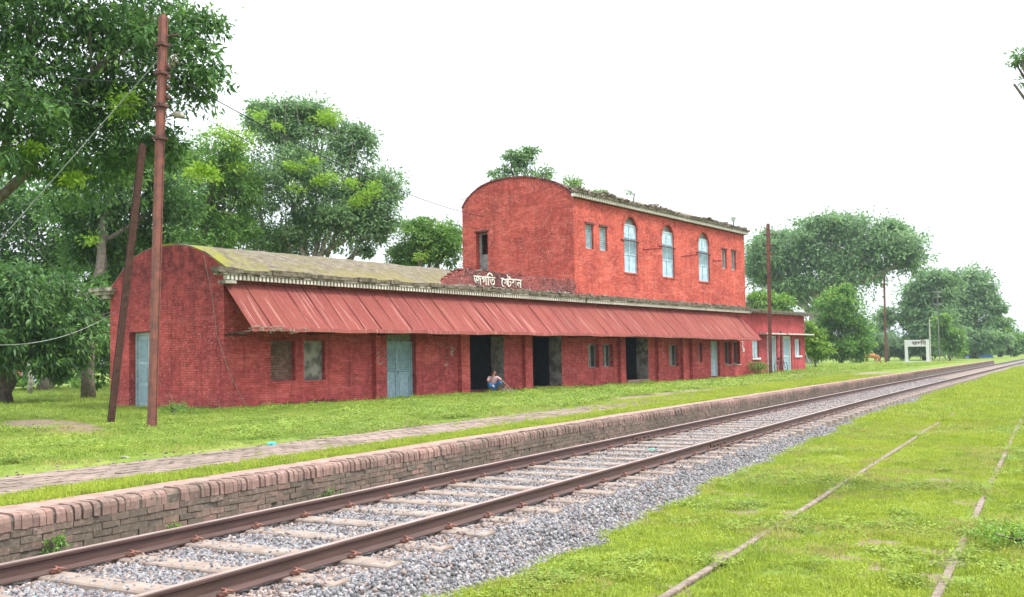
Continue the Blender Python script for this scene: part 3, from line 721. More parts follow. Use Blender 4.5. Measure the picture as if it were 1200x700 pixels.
# plinth of broken bricks
m_ = MB(); q = random.Random(4)
for i in range(150):
    x_ = q.choice([q.uniform(2.2, 4.8), q.uniform(12.2, 16), q.uniform(16.9, 41)]); s = q.uniform(.03, .12)
    m_.rbox((x_, -.02 - q.random() * .12, q.uniform(-.02, .1)), s * 1.6, s, s, Euler((q.random(), q.random(), q.random())).to_matrix())
part('broken_plinth', m_, M['parapet'])['kind'] = 'stuff'

def panel_door(x0, x1, z0, z1, y, m, label=None, louv=True, name='door'):
    """two leaved panelled door, louvres above: door > rails, panels, louvres, handle"""
    b = MB(); b.box((x0, y, z0), (x1, y + .03, z1)); d = part(name, b, m); 
    if label: d['label'] = label
    n = 2; w = (x1 - x0) / n
    for i in range(n):
        a = x0 + i * w; e = a + w
        r = MB()
        for (p0, p1) in ((a + .005, a + .085), (e - .085, e - .005)): r.box((p0, y - .028, z0 + .01), (p1, y, z1 - .01))
        for zz in (z0 + .01, z0 + (z1 - z0) * .42, z1 - .11): r.box((a + .085, y - .026, zz), (e - .085, y - .001, zz + .10))
        r.obj('stile', m, d)
        lo = z0 + (z1 - z0) * .42 + .12
        if louv:
            L = MB(); k = 0; zz = lo + .03
            while zz < z1 - .15:
                L.rbox(((a + e) / 2, y - .012, zz), w - .18, .045, .012, Euler((-.7, 0, 0)).to_matrix()); zz += .07
            L.obj('louvre', m, d)
        P_ = MB(); P_.box((a + .12, y - .014, z0 + .14), (e - .12, y - .001, lo - .16)); P_.obj('panel', m, d)
    return d
# door 1
b = MB(); b.box((7.38, .29, 2.13), (9.05, .34, 2.95)); part('fanlight_board', b, M['oldwood'])
b = MB(); b.box((7.38, .2, -.05), (7.46, .30, 2.2)); b.box((8.97, .2, -.05), (9.05, .30, 2.2)); b.box((7.46, .2, 2.1), (8.97, .30, 2.2)); part('door_frame', b, M['door'])
panel_door(7.46, 8.97, 0.02, 2.1, .26, M['door'], 'grey blue louvred double door')
b = MB(); b.tube([(8.2, .21, 1.05), (8.2, .16, 1.05), (8.2, .16, .93)], .016, 6); part('door_bolt', b, M['rust_and_shade'])
# blocked windows at the left
b = MB(); b.box((1.87, .17, .87), (2.92, .225, 2.21)); part('bricked_window', b, M['bricked'])['label'] = 'window blocked with bare brick'
b = MB(); b.box((3.32, .17, .83), (4.29, .225, 2.21)); part('boarded_window', b, M['grey'])['label'] = 'window closed with a grey board'
for a, e in ((1.82, 2.97), (3.27, 4.34)):
    b = MB(); b.box((a, -.025, .78), (e, .14, .83)); part('sill', b, M['wall'])
def window(x0, x1, z0, z1, y, leaf, dark=True, name='window'):
    """timber frame, one leaf standing shut, darkness in the other"""
    f = MB()
    for a, e in ((x0, x0 + .06), (x1 - .06, x1), ((x0 + x1) / 2 - .025, (x0 + x1) / 2 + .025)): f.box((a, y - .06, z0), (e, y, z1))
    f.box((x0 + .06, y - .058, z1 - .06), (x1 - .06, y - .002, z1)); f.box((x0 + .06, y - .058, z0), (x1 - .06, y - .002, z0 + .05))
    w = part(name, f, M['oldwood'] if dark else M['shutter'])
    p_ = MB(); p_.box((x0 + .01, y, z0 + .01), (x1 - .01, y + .012, z1 - .01)); p_.obj('pane', M['glassd'], w)
    if leaf:
        a, e = leaf; L = MB(); L.box((a, y - .075, z0 + .05), (e, y - .062, z1 - .06))
        zz = z0 + .12
        while zz < z1 - .1: L.rbox(((a + e) / 2, y - .082, zz), (e - a) - .06, .035, .01, Euler((-.7, 0, 0)).to_matrix()); zz += .065
        L.obj('shutter', M['oldwood'] if dark else M['shutter'], w)
    return w
window(21.72, 22.75, .93, 2.12, .29, (21.80, 22.3))
window(23.10, 24.15, .95, 2.12, .29, (23.55, 23.78))
window(30.34, 31.55, .86, 2.1, .29, (30.5, 31.1))
window(34.15, 34.62, 1.05, 2.2, .24, (34.5, 34.6))
for a, e in ((37.83, 38.85), (39.2, 40.2)):
    w = window(a, e, .86, 2.3, .29, None); m_ = MB(); [m_.tube([(a + .1 + k * .13, .2, .9), (a + .1 + k * .13, .2, 2.26)], .010, 5) for k in range(7)]; m_.obj('bars', M['rust_and_shade'], w)
    m_ = MB(); m_.box((a - .05, -.04, .78), (e + .05, .2, .84)); m_.obj('sill', M['limewash'], w)
b = MB(); b.box((35.8, .18, .14), (35.88, .25, 2.33)); b.box((37.02, .18, .14), (37.1, .25, 2.33)); part('door_frame', b, M['shutter'])
panel_door(35.88, 37.02, .15, 2.3, .22, M['shutter'], 'pale teal double door near the far end')
b = MB(); b.box((35.2, -.7, -.2), (37.3, -.02, .06), .01); part('step', b, M['concrete'])
# end door
b = MB(); b.box((.24, 3.76, -.05), (.30, 3.86, 2.6)); b.box((.24, 5.17, -.05), (.30, 5.27, 2.6)); b.box((.24, 3.86, 2.5), (.30, 5.17, 2.6)); part('door_frame', b, M['shutter'])
b = MB(); b.box((.30, 3.76, -.05), (.34, 5.27, 2.61)); d_ = part('door', b, M['shutter']); d_['label'] = 'pale blue panelled door in the end wall'
b = MB()
for y0 in (3.87, 4.53):
    for z0_, z1_ in ((.15, .75), (.85, 1.5), (1.6, 2.35)):
        pb = MB(); pb.box((.285, y0 + .08, z0_), (.299, y0 + .54, z1_)); pb.obj('panel', M['door'], d_)
b.box((.26, 4.47, 0), (.299, 4.53, 2.5)); b.obj('meeting_stile', M['shutter'], d_)

# vault roof of the low wing
M['roof'] = None
def roofm():
    t = NT('mossy_lime_roof', .95, .1); g = t.n('NewGeometry'); P_ = t.co(); n1 = t.noise(P_, .8, 7, .7); n2 = t.noise(P_, 4, 7, .75); n3 = t.noise(t.mapv(P_, (1, .35, 1)), 2.2, 6, .7)
    c = t.ramp(n2, [(.3, (.07, .058, .045)), (.5, (.16, .135, .10)), (.7, (.26, .23, .185))])
    c = t.mix(t.ramp(n1, [(.46, 0.0), (.62, .45)]), c, (.14, .125, .05))
    sx = t.n('SeparateXYZ'); t.l(P_, sx.inputs[0])
    mr = t.n('MapRange'); mr.inputs[1].default_value = 2.0; mr.inputs[2].default_value = 0; t.l(sx.outputs[0], mr.inputs[0])
    k = t.math('MULTIPLY', t.ramp(n3, [(.49, 0.0), (.57, 1.0)]), mr.outputs[0], True)
    ed = t.n('MapRange'); ed.inputs[1].default_value = .9; ed.inputs[2].default_value = .1; t.l(sx.outputs[1], ed.inputs[0])
    c = t.mix(t.math('MULTIPLY', t.math('MULTIPLY', ed.outputs[0], t.ramp(n1, [(.42, 0.0), (.55, 1.0)])), .35), c, (.22, .19, .05))
    c = t.mix(k, c, (.22, .22, .035)); t.col(c); t.bump(n2, .9, .05); return t.m
M['roof'] = roofm()
def vault(prof, x0, x1, step, thick, amp, seed):
    """shell following the gable outline, a little ragged"""
    xs_ = np.append(np.arange(x0, x1, step), x1); n = len(prof); V_ = []
    for x_ in xs_:
        for k, (y_, z_) in enumerate(prof): V_.append((x_, y_, z_ + amp * (float(vnoise(x_ + 9, y_ + 9, .45, seed)) - .5) + amp * (float(vnoise(x_, y_, 1.7, seed + 1)) - .5)))
    m = len(xs_); top = len(V_)
    for x_ in xs_:
        for y_, z_ in prof: V_.append((x_, y_, z_ - thick))
    F2 = []
    for i in range(m - 1):
        for k in range(n - 1):
            a = i * n + k; F2.append((a, a + 1, a + n + 1, a + n)); F2.append((top + a, top + a + n, top + a + n + 1, top + a + 1))
        F2.append((i * n, (i + 1) * n, top + (i + 1) * n, top + i * n)); F2.append((i * n + n - 1, top + i * n + n - 1, top + (i + 1) * n + n - 1, (i + 1) * n + n - 1))
    for k in range(n - 1):
        F2.append((k, top + k, top + k + 1, k + 1)); a = (m - 1) * n + k; F2.append((a, a + 1, top + a + 1, top + a))
    b = MB(); b.add(V_, F2); return b
def densify(P_, n):
    P_ = np.array(P_); d = np.append(0, np.cumsum(np.hypot(*np.diff(P_, axis=0).T))); s = np.linspace(0, d[-1], n)
    return list(zip(np.interp(s, d, P_[:, 0]), np.interp(s, d, P_[:, 1])))
rp = densify([(-.36, 4.46), (-.05, 4.56), (.35, 4.80), (.97, 5.12), (1.4, 5.28), (1.9, 5.42), (2.5, 5.51), (3.2, 5.54), (3.9, 5.51), (4.45, 5.43), (5.0, 5.26), (5.5, 4.99), (5.9, 4.68), (6.5, 4.3)], 30)
RF = part('roof', vault(rp, .02, 13.2, .25, .14, .05, 70), M['roof'], smooth=False)
b = MB(); b.prism([(y_, z_ - .15) for y_, z_ in GP[1:-1]] + [(W1, 4.0), (0, 4.0)], 12.9, 13.1); b.obj('roof_end_wall', M['parapet'], RF)
flat = densify([(-.34, 4.44), (0, 4.50), (1.2, 4.56), (3.5, 4.60), (5.2, 4.56), (6.5, 4.45)], 22)
part('flat_roof', vault(flat, 13.21, XE + .1, .3, .16, .07, 72), M['debris'])
# eaves cornice: white fillet, brick dentils, dark drip slab
co_ = MB(); co_.box((-.40, -.40, 4.28), (XE + .55, .0, 4.335)); cor = part('cornice', co_, M['limewash'])
b = MB(); q = random.Random(17); x_ = -.50
while x_ < XE + .5:
    w_ = q.uniform(.2, .9); b.box((x_, -.46 + q.uniform(-.02, .05), 4.34), (min(x_ + w_, XE + .6), -.02, 4.47 + q.uniform(-.04, .05)), .006); x_ += w_ + .004
b.obj('drip_slab', M['slab'], cor)
b = MB(); b.box((-.02, -.15, 4.10), (XE + .3, -.002, 4.278)); b.obj('dentil_bed', M['rust_and_shade'], cor)  # bed coloured dark to stand in for shadow behind the dentils
b = MB(); b.box((-.040, 0, 0), (.040, .20, .145)); M['dentil'] = simple('chalky_dentil', (.80, .77, .70), (.5, .47, .4), 5, .9); DEN = b.mesh('dentil', M['dentil'])
q = random.Random(8); k = 0; x_ = -.1
while x_ < XE + .3:
    if q.random() > .02: mobj('dentil', DEN, cor, loc=(x_, -.36, 4.13 + q.uniform(-.004, .004)), rot=(0, 0, q.uniform(-.05, .05)))
    x_ += .158; k += 1
# eaves stub and return of the cornice at the back corner of the end wall
b = MB(); b.box((-.30, 6.1, 4.12), (.5, 7.35, 4.24), .01); b.box((-.2, 6.2, 4.0), (.5, 7.2, 4.12), .01); b.box((-.12, 6.3, 3.84), (.5, 6.9, 3.998), .01); part('corbel', b, M['limewash'])
b = MB(); b.box((-.22, -.38, 4.0), (.2, .0, 4.1), .01); part('corbel', b, M['limewash'])
# red parapet with the station's name
q = random.Random(12); b = MB(); 
pts_top = [(10.6, 4.55), (11.0, 4.85), (11.5, 5.10), (12.2, 5.20), (14, 5.22), (16, 5.2), (18, 5.22), (20.0, 5.2), (20.62, 5.15)]
poly = [(10.5, 4.42)] + [(x_ + .0, z_ + q.uniform(-.03, .03)) for x_, z_ in densify(pts_top, 44)] + [(20.62, 4.42)]
b.prism(poly, -.08, .2, 'y'); PAR = part('parapet', b, M['parapet'])
for i in range(52):
    x_ = 10.9 + i * .188; bz = 5.2 if x_ > 11.6 else 4.75 + (x_ - 10.9) * .6
    if q.random() < (.7 if x_ > 12.2 else .15): continue
    mb_ = MB(); mb_.rbox((x_, .06, bz + q.uniform(-.01, .05)), .2 * q.uniform(.5, 1), .22, .07, Euler((q.uniform(-.2, .2), q.uniform(-.2, .2), q.uniform(-.3, .3))).to_matrix()); mb_.obj('brick', M['parapet'], PAR)
def bangla(name, pieces, size, origin, parent, m, rotx=pi / 2, th=.012, bold=.035):
    """pieces: (text, x, z, scale). Glyphs are given in their drawn order."""
    vs, fs = [], []
    for tx, x_, z_, s in pieces:
        cu = bpy.data.curves.new('t', 'FONT'); cu.body = tx; cu.size = size * s; cu.extrude = th; cu.offset = bold * size; cu.resolution_u = 3
        o = bpy.data.objects.new('t', cu); COL.objects.link(o); dg = bpy.context.evaluated_depsgraph_get(); me = bpy.data.meshes.new_from_object(o.evaluated_get(dg))
        n0 = len(vs); vs += [(v.co.x + x_ * size, v.co.y + z_ * size, v.co.z) for v in me.vertices]; fs += [tuple(n0 + i for i in p_.vertices) for p_ in me.polygons]
        bpy.data.objects.remove(o)
    me = bpy.data.meshes.new(name); me.from_pydata(vs, [], fs); return mobj(name, me, parent, m, loc=origin, rot=(rotx, 0, 0))
LT = bangla('lettering', [('জগিত', 0, 0, 1), ('ে', 3.28, 0, 1), ('স', 3.62, .12, .72), ('ট', 4.02, 0, 1), ('শন', 4.62, 0, 1)], .60, (12.62, -.095, 4.62), PAR, M['dentil'], bold=.004)
xs_ = [v.co.x for v in LT.data.vertices]; w_ = max(xs_) - min(xs_)
LT.scale = (3.45 / w_, 1.0, 1); LT['label'] = 'white painted Bengali station name'

# ---- corrugated canopy
CT, CE, CO_ = 4.06, 2.52, 1.47             # top height, eave height, overhang
can = MB(); can.tube([(-.05, -CO_ + .03, CE - .05), (20, -CO_ + .03, CE - .045), (40.0, -CO_ + .03, CE - .2)], .035, 6); canopy = part('canopy', can, M['rust_and_shade'])
def sagz(x_): return -.13 * sstep((x_ - 24) / 16) + .012 * math.sin(x_ * 1.1) + .01 * math.sin(x_ * 2.7)
def tinm():
    t = NT('rusty_red_corrugated_iron', .8, .08); o = t.co(); r = t.n('ObjectInfo'); g = t.n('NewGeometry')
    wp = g.outputs['Position']
    rv = t.n('CombineXYZ'); t.l(t.math('MULTIPLY', r.outputs['Random'], 31.0), rv.inputs[0]); ov = t.n('VectorMath'); ov.operation = 'ADD'; t.l(o, ov.inputs[0]); t.l(rv.outputs[0], ov.inputs[1]); o2 = ov.outputs[0]
    st = t.noise(t.mapv(o2, (9, .5, .5)), 1.5, 6, .7); n2 = t.noise(wp, .55, 5, .6); n3 = t.noise(wp, 6, 6, .7)
    c = t.ramp(st, [(.3, (.13, .042, .038)), (.5, (.26, .072, .064)), (.72, (.37, .14, .12))])
    c = t.mix(t.math('MULTIPLY', r.outputs['Random'], .45), c, (.34, .10, .085))
    c = t.mix(t.ramp(n2, [(.45, 0.0), (.65, .7)]), c, (.30, .095, .07))
    c = t.mix(t.ramp(n3, [(.55, 0.0), (.72, .6)]), c, (.20, .07, .055))
    sx = t.n('SeparateXYZ'); t.l(o, sx.inputs[0]); gro = t.math('MULTIPLY', t.math('SUBTRACT', 1.0, t.math('COSINE', t.math('MULTIPLY', sx.outputs[0], 2 * pi / .086))), .5)
    big = t.noise(wp, .3, 3); c = t.mix(t.math('MULTIPLY', gro, t.ramp(big, [(.4, .35), (.6, .8)])), c, (.17, .05, .045))   # dark rust tone paints shading into the grooves to sharpen the corrugation
    st2 = t.noise(t.mapv(o2, (11, .3, .3), loc=(3, 0, 0)), 1.1, 3, .5)
    c = t.mix(t.ramp(st2, [(.60, 0.0), (.66, .55)]), c, (.46, .25, .21)); t.col(c); return t.m
M['tin'] = tinm()
SW = .82; NS = 49
def sheet_mesh(seed):
    q = random.Random(seed); V_, F2 = [], []; n = 10 * 6; rows_ = 6
    for j in range(rows_ + 1):
        t_ = j / rows_
        for i in range(n + 1):
            x_ = i / n * (SW + .04); c_ = .015 * math.cos(i / 6 * 2 * pi)
            V_.append((x_, -CO_ * t_ - c_ * .7, (CE - CT) * t_ + c_ * .7 + .006 * math.sin(seed + t_ * 5)))
    for j in range(rows_):
        for i in range(n): a = j * (n + 1) + i; F2.append((a, a + 1, a + n + 2, a + n + 1))
    return fast('corrugated_sheet', V_, F2, M['tin'], True)
SHM = [sheet_mesh(s) for s in range(4)]
q = random.Random(21)
for i in range(NS):
    x_ = -.06 + i * SW; dz = sagz(x_)
    tp = -.20 * sstep((x_ - 36) / 4.4)
    s = mobj('corrugated_sheet', SHM[i % 4], canopy, loc=(x_, q.uniform(-.006, .004), CT + tp + q.uniform(0, .012)), rot=(-(dz - tp) / CO_ * .7, q.uniform(-.001, .001), q.uniform(-.002, .002)))
# ridge seam strips, raised laps catching the light
for i in range(1, NS, 1):
    if q.random() < .15:
        x_ = -.06 + i * SW; b = MB(); b.tube([(x_, -.02, CT + .035), (x_, -CO_ * .5, (CT + CE) / 2 + .03 + sagz(x_) * .5), (x_, -CO_ + .02, CE + .03 + sagz(x_))], .014, 5); b.obj('lap_seam', M['tin'], canopy)
# eave flashing
b = MB(); xs_ = np.arange(-.1, 40.2, .4)
vs = [];
for x_ in xs_:
    z_ = CE + sagz(x_); k = .006 * math.sin(x_ * 9)
    vs += [(x_, -CO_ + .03, z_ + .06), (x_, -CO_ - .03, z_ + .055 + k), (x_, -CO_ - .045 + k, z_ - .07 + k), (x_, -CO_ - .03, z_ - .07)]
b.add(vs, [(i * 4 + j, i * 4 + j + 1, i * 4 + j + 5, i * 4 + j + 4) for i in range(len(xs_) - 1) for j in range(3)]); b.obj('eave_strip', M['tin'], canopy)
for i in range(13):
    x_ = .15 + i * 3.3; b = MB(); b.tube([(x_, -.0, CE - .08), (x_, -CO_ + .05, CE - .08 + sagz(x_))], .028, 5); b.tube([(x_, -CO_ + .06, CE - .05 + sagz(x_)), (x_, -.01, CT - .06)], .028, 5); b.obj('bracket', M['rust_and_shade'], canopy)
b = MB(); b.tube([(-.02, -.75, (CT + CE) / 2 - .12), (24, -.75, (CT + CE) / 2 - .12), (40.1, -.75, (CT + CE) / 2 - .32)], .03, 5); b.obj('purlin', M['rust_and_shade'], canopy)
b = MB(); b.add([(40.1, .0, CT - .22), (40.1, -CO_, CE - .13), (40.12, 0, CE - .1)], [(0, 1, 2)]); b.obj('end_sheet', M['tin'], canopy)
# dry creeper hanging off the canopy corner
b = MB(); q = random.Random(31)
for i in range(34):
    x_ = q.uniform(-.1, 2.0); y_ = -CO_ - .05; z_ = CE + q.uniform(-.03, .10); P_ = [(x_, y_ - .02, z_)]
    for k in range(5): P_.append((P_[-1][0] + q.uniform(-.12, .14), P_[-1][1] + q.uniform(-.03, .03), P_[-1][2] - q.uniform(-.04, .07)))
    b.tube(P_, .007, 4, False)
tag(b.obj('dry_creeper', M['twig']), 'dry creeper stems tangled on the left end of the tin canopy', 'creeper').matrix_world = ST_.matrix_basis
# ---- upper storey
TH1 = 9.40
AP = [(0, 4.5), (0, TH1), (.32, 9.70), (.82, 10.0), (1.32, 10.24), (2.1, 10.48), (2.94, 10.64), (3.7, 10.70), (4.4, 10.70), (5.2, 10.62), (5.8, 10.45), (6.35, 10.15), (6.81, 9.76), (7.02, 9.45), (7.02, 4.5)]
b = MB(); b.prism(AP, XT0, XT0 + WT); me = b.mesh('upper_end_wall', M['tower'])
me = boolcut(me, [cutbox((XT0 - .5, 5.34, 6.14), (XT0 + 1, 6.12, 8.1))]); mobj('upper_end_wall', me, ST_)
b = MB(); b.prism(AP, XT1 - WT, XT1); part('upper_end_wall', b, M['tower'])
arches = [(25.52, 26.97), (29.80, 31.25), (34.45, 35.95)]
small = [(21.71, 22.45), (23.05, 23.80), (37.81, 38.5), (39.23, 39.92)]
def archprism(a, e, z0, zs, y0, y1, n=10):
    c = (a + e) / 2; r = (e - a) / 2; pl_ = [(a, z0), (e, z0)] + [(c + r * math.cos(t_ * pi / n), zs + r * 1.0 * math.sin(t_ * pi / n)) for t_ in range(n + 1)]
    m_ = MB(); m_.prism(pl_, y0, y1, 'y'); return m_
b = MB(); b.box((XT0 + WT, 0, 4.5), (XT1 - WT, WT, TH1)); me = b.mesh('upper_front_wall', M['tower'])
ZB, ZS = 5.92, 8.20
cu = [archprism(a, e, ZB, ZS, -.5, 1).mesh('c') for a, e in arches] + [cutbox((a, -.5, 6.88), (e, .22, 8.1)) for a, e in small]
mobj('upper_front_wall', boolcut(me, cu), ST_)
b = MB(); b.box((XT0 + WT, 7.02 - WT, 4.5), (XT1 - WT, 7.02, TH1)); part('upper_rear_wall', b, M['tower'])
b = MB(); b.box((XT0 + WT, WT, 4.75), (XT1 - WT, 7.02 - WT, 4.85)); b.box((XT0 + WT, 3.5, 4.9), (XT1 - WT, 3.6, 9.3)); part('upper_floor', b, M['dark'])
for a, e in arches:
    f = MB(); y = .15
    for p0, p1 in ((a + .004, a + .07), (e - .07, e - .004), ((a + e) / 2 - .035, (a + e) / 2 + .035)): f.box((p0, y - .06, ZB + .004), (p1, y, ZS + .25))
    for zz in (ZB + .004, ZB + .95, ZS - .42, ZS + .25): f.box((a + .07, y - .055, zz), (e - .07, y - .004, zz + .07))
    w = part('arched_window', f, M['shutterw'])
    for p0, p1 in ((a + .07, (a + e) / 2 - .035), ((a + e) / 2 + .035, e - .07)):
        L = MB(); L.box((p0, y - .025, ZB + .07), (p1, y - .008, ZB + .95)); L.obj('panel', M['shutterw'], w)
        L = MB(); L.box((p0, y - .02, ZB + 1.02), (p1, y - .01, ZS - .42)); zz = ZB + 1.05
        while zz < ZS - .45: L.rbox(((p0 + p1) / 2, y - .035, zz), p1 - p0 - .01, .05, .01, Euler((-.8, 0, 0)).to_matrix()); zz += .075
        L.obj('louvre', M['shutterw'], w)
        L = MB(); L.box((p0, y - .03, ZS - .35), (p1, y - .012, ZS + .25)); L.obj('pane', M['shutterw'] if p0 < (a + e) / 2 else M['shutter'], w)
    L = archprism(a + .01, e - .01, ZS + .3, ZS + .31, y + .05, y + .08); L.obj('arch_board', M['oldwood'], w)
    L = MB(); L.box((a - .02, -.04, ZB - .08), (e + .02, .08, ZB - .003)); L.obj('sill', M['tower'], w)
    t_ = MB(); t_.tube([(a - .35, -.03, 7.62), (e + .12, -.03, 7.62)], .035, 6); part('tie_bar', t_, M['rust_and_shade'])
    # brick arch ring, one brick on edge after another
    c = (a + e) / 2; r = (e - a) / 2 + .10
    for k in range(17):
        an = pi * (k + .5) / 17; m_ = MB(); m_.rbox((c + r * math.cos(an), -.003, ZS + r * math.sin(an)), .22, .045, .082 * 1.35, Euler((0, -an, 0)).to_matrix()); m_.obj('brick', M['tower'], w)
for (x0, z0), (x1, z1) in (((27.6, 7.30), (29.8, 7.55)), ((32.1, 7.25), (34.4, 7.55)), ((36.4, 7.30), (37.8, 7.40))):
    t_ = MB(); t_.tube([(x0, -.02, z0), (x1, -.02, z1)], .028, 5); part('wall_pipe', t_, M['wall'])
for a, e in small:
    f = MB(); f.box((a + .003, .12, 6.89), (a + .07, .2, 8.09)); f.box((e - .07, .12, 6.89), (e - .003, .2, 8.09)); f.box((a + .07, .12, 8.03), (e - .07, .199, 8.09)); f.box((a + .07, .12, 6.89), (e - .07, .199, 6.95)); w = part('small_window', f, M['shutter'])
    L = MB(); L.box((a + .07, .17, 6.95), (e - .07, .19, 8.03)); zz = 7.0
    while zz < 8.0: L.rbox(((a + e) / 2, .155, zz), e - a - .15, .06, .012, Euler((-.75, 0, 0)).to_matrix()); zz += .11
    L.obj('louvre', M['shutter'] if a < 30 else M['oldwood'], w)
    L = MB(); L.box((a - .06, -.05, 8.10), (e + .06, .0, 8.20)); L.obj('lintel', M['rust_and_shade'], w)
# window in the upper end wall
f = MB(); x_ = XT0 + .3
f.box((x_, 5.99, 6.15), (x_ + .1, 6.115, 8.09)); f.box((x_, 5.345, 6.15), (x_ + .1, 5.42, 8.09)); f.box((x_, 5.42, 8.0), (x_ + .098, 5.99, 8.09)); w = part('end_window', f, M['oldwood'])
L = MB(); L.box((x_ + .04, 5.42, 6.15), (x_ + .06, 5.99, 6.95)); L.obj('panel', M['oldwood'], w)
L = MB(); L.box((XT0 - .03, 5.30, 6.06), (XT0 + .3, 6.15, 6.135)); L.obj('sill', M['limewash'], w)
L = MB(); L.box((XT0 - .05, 5.25, 8.10), (XT0 + .0, 6.2, 8.18)); L.obj('lintel', M['rust_and_shade'], w)
# brick rim along the arched top of the end wall
b = MB()
pr_ = densify(AP[1:-1], 90)
for i, (y_, z_) in enumerate(pr_[:-1]):
    y2, z2 = pr_[i + 1]; an = math.atan2(z2 - z_, y2 - y_); j = random.uniform(-.01, .01)
    b.rbox((XT0 + .16, (y_ + y2) / 2, (z_ + z2) / 2 + .03 + j), .44, .088, .075, Euler((an, 0, 0)).to_matrix())
part('coping_course', b, M['parapet'])['kind'] = 'stuff'
tr = densify([(-.22, 9.55), (0, 9.62), (.5, 9.92), (1.32, 10.30), (2.1, 10.52), (2.94, 10.68), (4.0, 10.75), (5.2, 10.66), (6.35, 10.2), (7.2, 9.5)], 30)
part('upper_roof', vault([(y_, z_ - .06) for y_, z_ in tr], XT0 + .4, XT1 + .15, .3, .16, .09, 80), M['debris'])
c2 = MB(); c2.box((XT0 - .22, -.27, 9.46), (XT1 + .2, -.0, 9.50)); cr2 = part('upper_cornice', c2, M['limewash'])
b = MB(); b.box((XT0 - .26, -.31, 9.505), (XT1 + .3, -.03, 9.62)); b.obj('drip_slab', M['slab'], cr2)
b = MB(); b.box((XT0 - .05, -.10, 9.28), (XT1 + .05, -.002, 9.458)); b.obj('dentil_bed', M['rust_and_shade'], cr2)  # same dark colour paints shadow between the upper dentils
x_ = XT0 - .2
while x_ < XT1 + .15:
    mobj('dentil', DEN, cr2, loc=(x_, -.245, 9.31 + q.uniform(-.005, .005))); x_ += .168
# broken brick and lime debris lying along the upper eaves
b = MB(); q = random.Random(41)
for i in range(800):
    x_ = q.uniform(XT0, XT1 + .2); h_ = .03 + .22 * float(vnoise(x_, 0, 1.3, 90)) ** 1.5; s = q.uniform(.04, .13)
    b.rbox((x_, q.uniform(-.38, .2), 9.62 + q.random() * h_), s * 1.7, s, s * .5, Euler((q.uniform(-.5, .5), q.uniform(-.5, .5), q.uniform(0, 3))).to_matrix())
part('roof_debris', b, M['debris'])['kind'] = 'stuff'
b = MB()
for i in range(420):
    x_ = q.uniform(11.5, XE); s = q.uniform(.04, .13)
    b.rbox((x_, q.uniform(-.40, -.1), 4.46 + q.random() * .07), s * 1.7, s, s * .5, Euler((q.uniform(-.5, .5), q.uniform(-.5, .5), q.uniform(0, 3))).to_matrix())
part('eaves_debris', b, M['debris'])['kind'] = 'stuff'
# worn patches and painted marks on the walls
def marks(name, spots, m, y=-.006):
    b = MB(); q = random.Random(55)
    for x_, z_, w_, h_, n_, yy_ in spots:
        for k in range(n_):
            a = x_ + q.uniform(-w_, w_); c = z_ + q.uniform(-h_, h_); s = q.uniform(.015, .05)
            pl_ = [(a + s * q.uniform(.5, 1.3) * math.cos(t_), c + s * q.uniform(.4, 1.2) * math.sin(t_)) for t_ in (0, 1.2, 2.4, 3.5, 4.7)]
            b.prism(pl_, yy_ + y, yy_ + .002, 'y')
    return part(name, b, m)
marks('peeling_paper', [(10.78, 2.04, .3, .14, 9, 0), (11.25, 1.78, .22, .22, 26, 0), (10.8, 1.5, .12, .3, 7, 0), (27.4 + .3, 2.05, .2, .25, 14, 0), (29.5, 1.75, .25, .4, 22, 0), (.7, 2.42, .14, .02, 12, 0)], M['limewash'])
marks('white_rag', [(40.55, 2.05, .07, .25, 40, 0), (40.68, 1.75, .12, .12, 30, 0)], M['white'], -.05)
for pts_ in ([(6.68, 1.72), (6.78, 1.80), (6.84, 1.70), (6.76, 1.62), (6.68, 1.52), (6.74, 1.38), (6.88, 1.34), (7.0, 1.44), (7.04, 1.58), (7.08, 1.74), (6.98, 1.66)], [(6.86, 1.86), (6.98, 1.92), (7.08, 1.86)]):
    b = MB(); b.tube([(x_, -.205, z_) for x_, z_ in pts_], .018, 4); part('painted_scrawl', b, M['limewash'])
# thin earth wire down the end wall corner
b = MB(); b.tube([(-.02, 1.0, 5.0), (-.02, .55, 3.6), (-.02, .35, 2.4), (-.02, .08, 1.9), (-.02, -.02, 1.74), (.12, -.02, 1.3), (.5, -.02, .6), (.9, -.02, 0)], .007, 5)
tag(b.obj('earth_wire', M['wireg']), 'thin pale wire running down the corner of the end wall', 'wire').matrix_world = ST_.matrix_basis

# ------------------------------------------------------------------ annexe
AN = empty('annexe_building', (XC, YC, GB), TH, 'plain flat roofed red annexe with pale blue doors at the far end of the station', 'annexe')
AZ = .12
b = MB(); b.box((41.02, .02, AZ - .3), (52.1, .4, 4.22)); me = b.mesh('front_wall', M['annex'])
me = boolcut(me, [cutbox((42.25, -.4, 1.22), (43.35, .2, 2.42)), cutbox((44.85, -.4, AZ - .1), (46.6, .25, 2.70)), cutbox((47.75, -.4, AZ - .1), (49.4, .25, 2.70)), cutbox((50.05, -.4, 1.30), (51.15, .2, 2.52))])
mobj('front_wall', me, AN)
b = MB(); b.box((51.75, .4, AZ - .3), (52.1, 6, 4.22)); b.box((41.02, 5.7, AZ - .3), (51.75, 6, 4.22)); b.box((41.02, .4, AZ - .3), (41.3, 5.7, 4.22)); b.obj('side_walls', M['annex'], AN)
b = MB(); b.box((41.02, -.45, 4.30), (52.75, 6.3, 4.44)); b.obj('roof_slab', M['mortar'], AN)
b = MB(); b.box((41.02, -.40, 4.222), (52.7, 6.2, 4.30)); b.obj('ceiling_slab', M['grey'], AN)
for a, e, z_ in ((43.5, 47.1, 2.78), (47.45, 52.7, 2.78)):
    b = MB(); b.box((a, -.5, z_), (e, .02, z_ + .09)); b.obj('sunshade', M['concrete'], AN)
